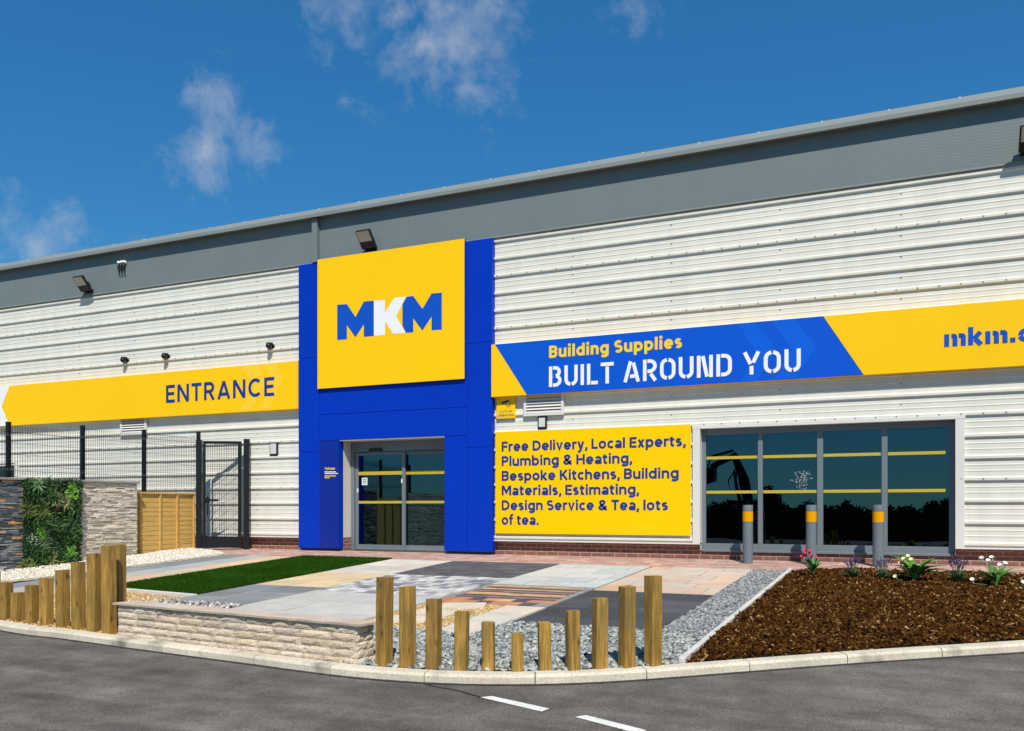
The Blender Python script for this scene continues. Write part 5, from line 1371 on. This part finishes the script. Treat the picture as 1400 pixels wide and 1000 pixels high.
gbox(b, s0, s0+.05, -.025, .025, z0_, z1_); gbox(b, s1-.075, s1, -.025, .025, z0_, z1_); gbox(b, s0+.05, s1-.075, -.025, .025, z1_-.06, z1_); gbox(b, s0+.05, s1-.075, -.025, .025, z0_, z0_+.06)
gbox(b, s0+.05, s1-.075, -.012, .012, z0_+.06, z0_+.24)
b.build('gate_frame', M['black'], gt)
b = MB(); L_ = s1-s0-.125
for i in range(int(L_/.05)+1):
    c = gp(s0+.05+i*.05, 0, 0); b.box(c[0]-.003, c[0]+.003, c[1]-.003, c[1]+.003, z0_+.24, z1_-.06)
for z in np.arange(z0_+.4, z1_-.1, .2): gbox(b, s0+.05, s1-.075, -.007, -.003, z-.003, z+.003)
b.build('mesh_panel', M['black'], gt)
b = MB()
for z in (.33, 1.78): gbox(b, s1, GL-.06, -.02, .02, z, z+.035)
b.build('hinge', M['steel'], gt)
b = MB(); zl_ = 1.08; gbox(b, s0+.04, s0+.34, -.07, -.04, zl_-.025, zl_+.025); gbox(b, s0+.09, s0+.125, -.06, -.03, zl_-.34, zl_+.10); gbox(b, s0+.02, s0+.14, -.035, .035, zl_-.05, zl_+.05); b.build('latch', M['black'], gt)

# ================================================================ PLANTS IN THE BARK BED
def on_mulch(px, py):
    g = G(px, py, .06); return g.x, g.y, float(mulch_h(np.array([g.x]), np.array([g.y]))[0])
LG = [(.05, .14, .02), (.07, .19, .03), (.04, .10, .015), (.10, .24, .04)]
def lavender(px, py, label, s=1.0):
    x, y, z = on_mulch(px, py); t = thing('lavender_plant', label, 'lavender', (x, y, z), 'lavender plants in the bark bed')
    b = MB(); b.local = True; fl = MB(); fl.local = True
    for _ in range(230):
        th = random.uniform(0, 2*math.pi); b.col = tuple(np.array(random.choice([(.10, .19, .06), (.07, .15, .035), (.15, .24, .09), (.05, .12, .025)]))*random.gauss(1, .15))
        b.leaf((random.uniform(-.05, .05), random.uniform(-.05, .05), random.uniform(0, .05)), (math.cos(th)*.8, math.sin(th)*.8, random.uniform(.5, 1.6)), (0, 0, 1), random.uniform(.07, .15)*s, .010, .25, 2)
    for _ in range(24):
        th = random.uniform(0, 2*math.pi); l_ = random.uniform(.19, .31)*s; d = Vector((math.cos(th)*random.uniform(.05, .55), math.sin(th)*random.uniform(.05, .55), 1)).normalized()
        b.col = (.16, .20, .09); e_ = d*l_; b.tube([(0, 0, .03), tuple(e_*.5+Vector((0, 0, .01))), tuple(e_)], .0028, 4)
        for k in range(9):
            fl.col = tuple(np.clip(np.array(random.choice([(.07, .035, .15), (.10, .05, .19), (.045, .025, .09), (.14, .09, .22)]))*random.gauss(1, .2), .01, .9)); q = e_*(1-.024*k)
            fl.blob((q.x+random.uniform(-.009, .009), q.y+random.uniform(-.009, .009), q.z), (.0065, .0065, .006), 5, 3)
    b.build('foliage', M['leaf'], t); fl.build('flower_spikes', M['petal'], t); return t
lavender(1165, 793, 'lavender plant just right of the red-flowered lily', 1.0)
lavender(1207, 793, 'lavender plant standing before the rightmost bollard', 1.05)
lavender(1309, 797, 'lavender plant between the two white-flowered lilies', 1.1)
def lily(px, py, label, nleaf, h, cols, flowers, fcol, spread=.6, seed=1, wide=.065, trail=()):
    random.seed(seed); x, y, z = on_mulch(px, py); t = thing('calla_lily', label, 'lily', (x, y, z), 'flowering lilies in the bark bed')
    b = MB(); b.local = True
    for _ in range(nleaf):
        th = random.uniform(0, 2*math.pi); l_ = h*random.uniform(.4, .8); d = Vector((math.cos(th)*spread*random.uniform(.3, 1.1), math.sin(th)*spread*random.uniform(.3, 1.1), random.uniform(.6, 1.4))).normalized()
        b.col = tuple(np.clip(np.array(random.choice(cols))*random.gauss(1, .15), .01, .9)); st = d*(l_*.35)
        b.tube([(0, 0, -.01), tuple(st)], .005, 5, .8); b.leaf(tuple(st), d+Vector((math.cos(th)*.3, math.sin(th)*.3, -.05)), (0, 0, 1), l_*.8, wide*random.uniform(.7, 1.2), random.uniform(.25, .7), 5, .35)
    b.build('foliage', M['leaf'], t)
    f = MB(); f.local = True; s_ = MB(); s_.local = True
    for (fx_, fy_, fz_) in flowers:
        s_.col = (.10, .2, .04); s_.tube([(0, 0, 0), (fx_*.5, fy_*.5, fz_*.62), (fx_, fy_, fz_)], .005, 5)
        c = Vector((fx_, fy_, fz_)); prev = None; ax = Vector((fx_*1.2+random.uniform(-.25, .25), fy_-.12, .75)).normalized(); u = ax.cross(Vector((1, .2, 0))).normalized(); w = ax.cross(u); n = 10
        rings = []
        for k, (r_, l_) in enumerate(((.004, 0), (.010, .022), (.015, .044), (.023, .056), (.028, .060))):
            rings.append([c+ax*(l_+(.012*math.cos(2*math.pi*i/n) if k > 2 else 0))+u*(r_*math.cos(2*math.pi*i/n))+w*(r_*math.sin(2*math.pi*i/n)) for i in range(n)])
        f.col = tuple(np.clip(np.array(fcol)*random.gauss(1, .06), .01, .92))
        f.add([v for r_ in rings for v in r_], [(k*n+i, k*n+(i+1) % n, (k+1)*n+(i+1) % n, (k+1)*n+i) for k in range(4) for i in range(n)])
    s_.build('stems', M['leaf'], t); f.build('blooms', M['petal'], t, smooth=True); return t
lily(1112, 791, 'red-flowered lily at the corner of the bark bed', 17, .42, LG, [(-.10, -.02, .26), (-.06, .03, .29), (-.13, .0, .22), (-.02, -.03, .24), (-.09, .02, .31), (.03, -.02, .2)], (.48, .02, .06), .40, 3, .035)
lily(1251, 796, 'full leafy lily with cream flowers left of the lavender', 40, .52, [(.07, .19, .02), (.11, .27, .035), (.05, .13, .02), (.16, .33, .06)], [(-.12, -.06, .25), (-.08, -.04, .28), (-.04, -.07, .24), (-.15, -.03, .2), (-.21, -.1, .02)], (.72, .68, .34), .6, 5, .10)
lily(1361, 803, 'white lily with trailing blooms nearest the right edge', 26, .40, [(.08, .20, .03), (.12, .28, .05), (.05, .13, .02)], [(-.14, -.02, .30), (-.08, -.03, .27), (-.03, 0, .31), (.05, -.04, .22), (.10, -.02, .24), (.28, -.12, .02), (-.25, -.06, .03)], (.80, .78, .68), .75, 9, .06)
random.seed(21)

# ================================================================ ACROSS THE ROAD (seen mirrored in the glass)
b = MB()
def hedge_top(x): return 1.02+.22*math.sin(x*.9)+.16*math.sin(x*2.3+1)+.12*math.sin(x*5.1)+1.5*math.exp(-((x+2.0)/.9)**2)+1.2*math.exp(-((x+19.5)/1.0)**2)
X0h = -75.0
for i in range(240):
    xa_, xb_ = X0h+i*.5, X0h+i*.5+.5; b.col = (.012, .022, .008)
    b.box(xa_, xb_, -47.6, -45.6, -1.75, hedge_top((xa_+xb_)/2)-.22)
for i in range(26000):
    x = random.uniform(-60, 30); t = hedge_top(x); zz_ = -1.7+(t+1.7)*random.uniform(0, 1)**.6; th = random.uniform(0, 2*math.pi)
    b.col = tuple(np.array(random.choice([(.016, .034, .010), (.024, .045, .012), (.010, .024, .008)]))*random.gauss(1, .2))
    b.leaf((x, -45.4+random.uniform(-.9, .3), zz_), (math.cos(th), .5, math.sin(th)), (0, 1, .3), random.uniform(.10, .26), .12, .3, 2)
b.build('distant_hedge', M['leaf']); bpy.data.objects['distant_hedge']['kind'] = 'stuff'; bpy.data.objects['distant_hedge']['label'] = 'distant dark hedge and scrub across the road'
ex = thing('excavator', 'dark excavator across the road, mirrored in the leftmost shop window pane', 'excavator', (-5.9, -52, -1.5))
def exb(name, fn, m_): 
    b = MB(); b.local = True; fn(b); return b.build(name, m_, ex)
exb('track', lambda b: (b.box(-1.8, 1.8, -1.3, -.75, 0, .85), b.box(-1.8, 1.8, .75, 1.3, 0, .85)), M['machine_dark'])
exb('house', lambda b: b.box(-2.2, 1.3, -1.2, 1.2, .95, 2.1), M['machine'])
exb('cab', lambda b: b.box(.1, 1.4, .1, 1.2, 2.1, 3.0), M['machine_dark'])
exb('boom', lambda b: (b.tube([(1.5, -.2, 1.6), (1.0, -.2, 4.6), (.3, -.2, 6.5)], .42, 6, .8), b.tube([(.9, -.2, 2.0), (.3, -.2, 5.2)], .13, 6)), M['machine_dark'])
exb('stick', lambda b: (b.tube([(.5, -.2, 6.6), (-1.4, -.2, 5.6)], .27, 6, .8), b.tube([(.2, -.2, 6.9), (-1.4, -.2, 6.4)], .1, 6), b.tube([(-1.4, -.2, 6.4), (-1.7, -.2, 5.6)], .07, 6)), M['machine_dark'])
exb('hose', lambda b: b.tube([(.6, -.5, 4.0), (.0, -.5, 3.6), (-.2, -.5, 4.6), (.4, -.5, 5.6)], .06, 6), M['machine_dark'])
exb('bucket', lambda b: b.hexa([(-2.1, -.8, 4.2), (-1.2, -.8, 4.5), (-1.2, .4, 4.5), (-2.1, .4, 4.2), (-1.8, -.8, 5.5), (-1.1, -.8, 5.6), (-1.1, .4, 5.6), (-1.8, .4, 5.5)]), M['machine_dark'])
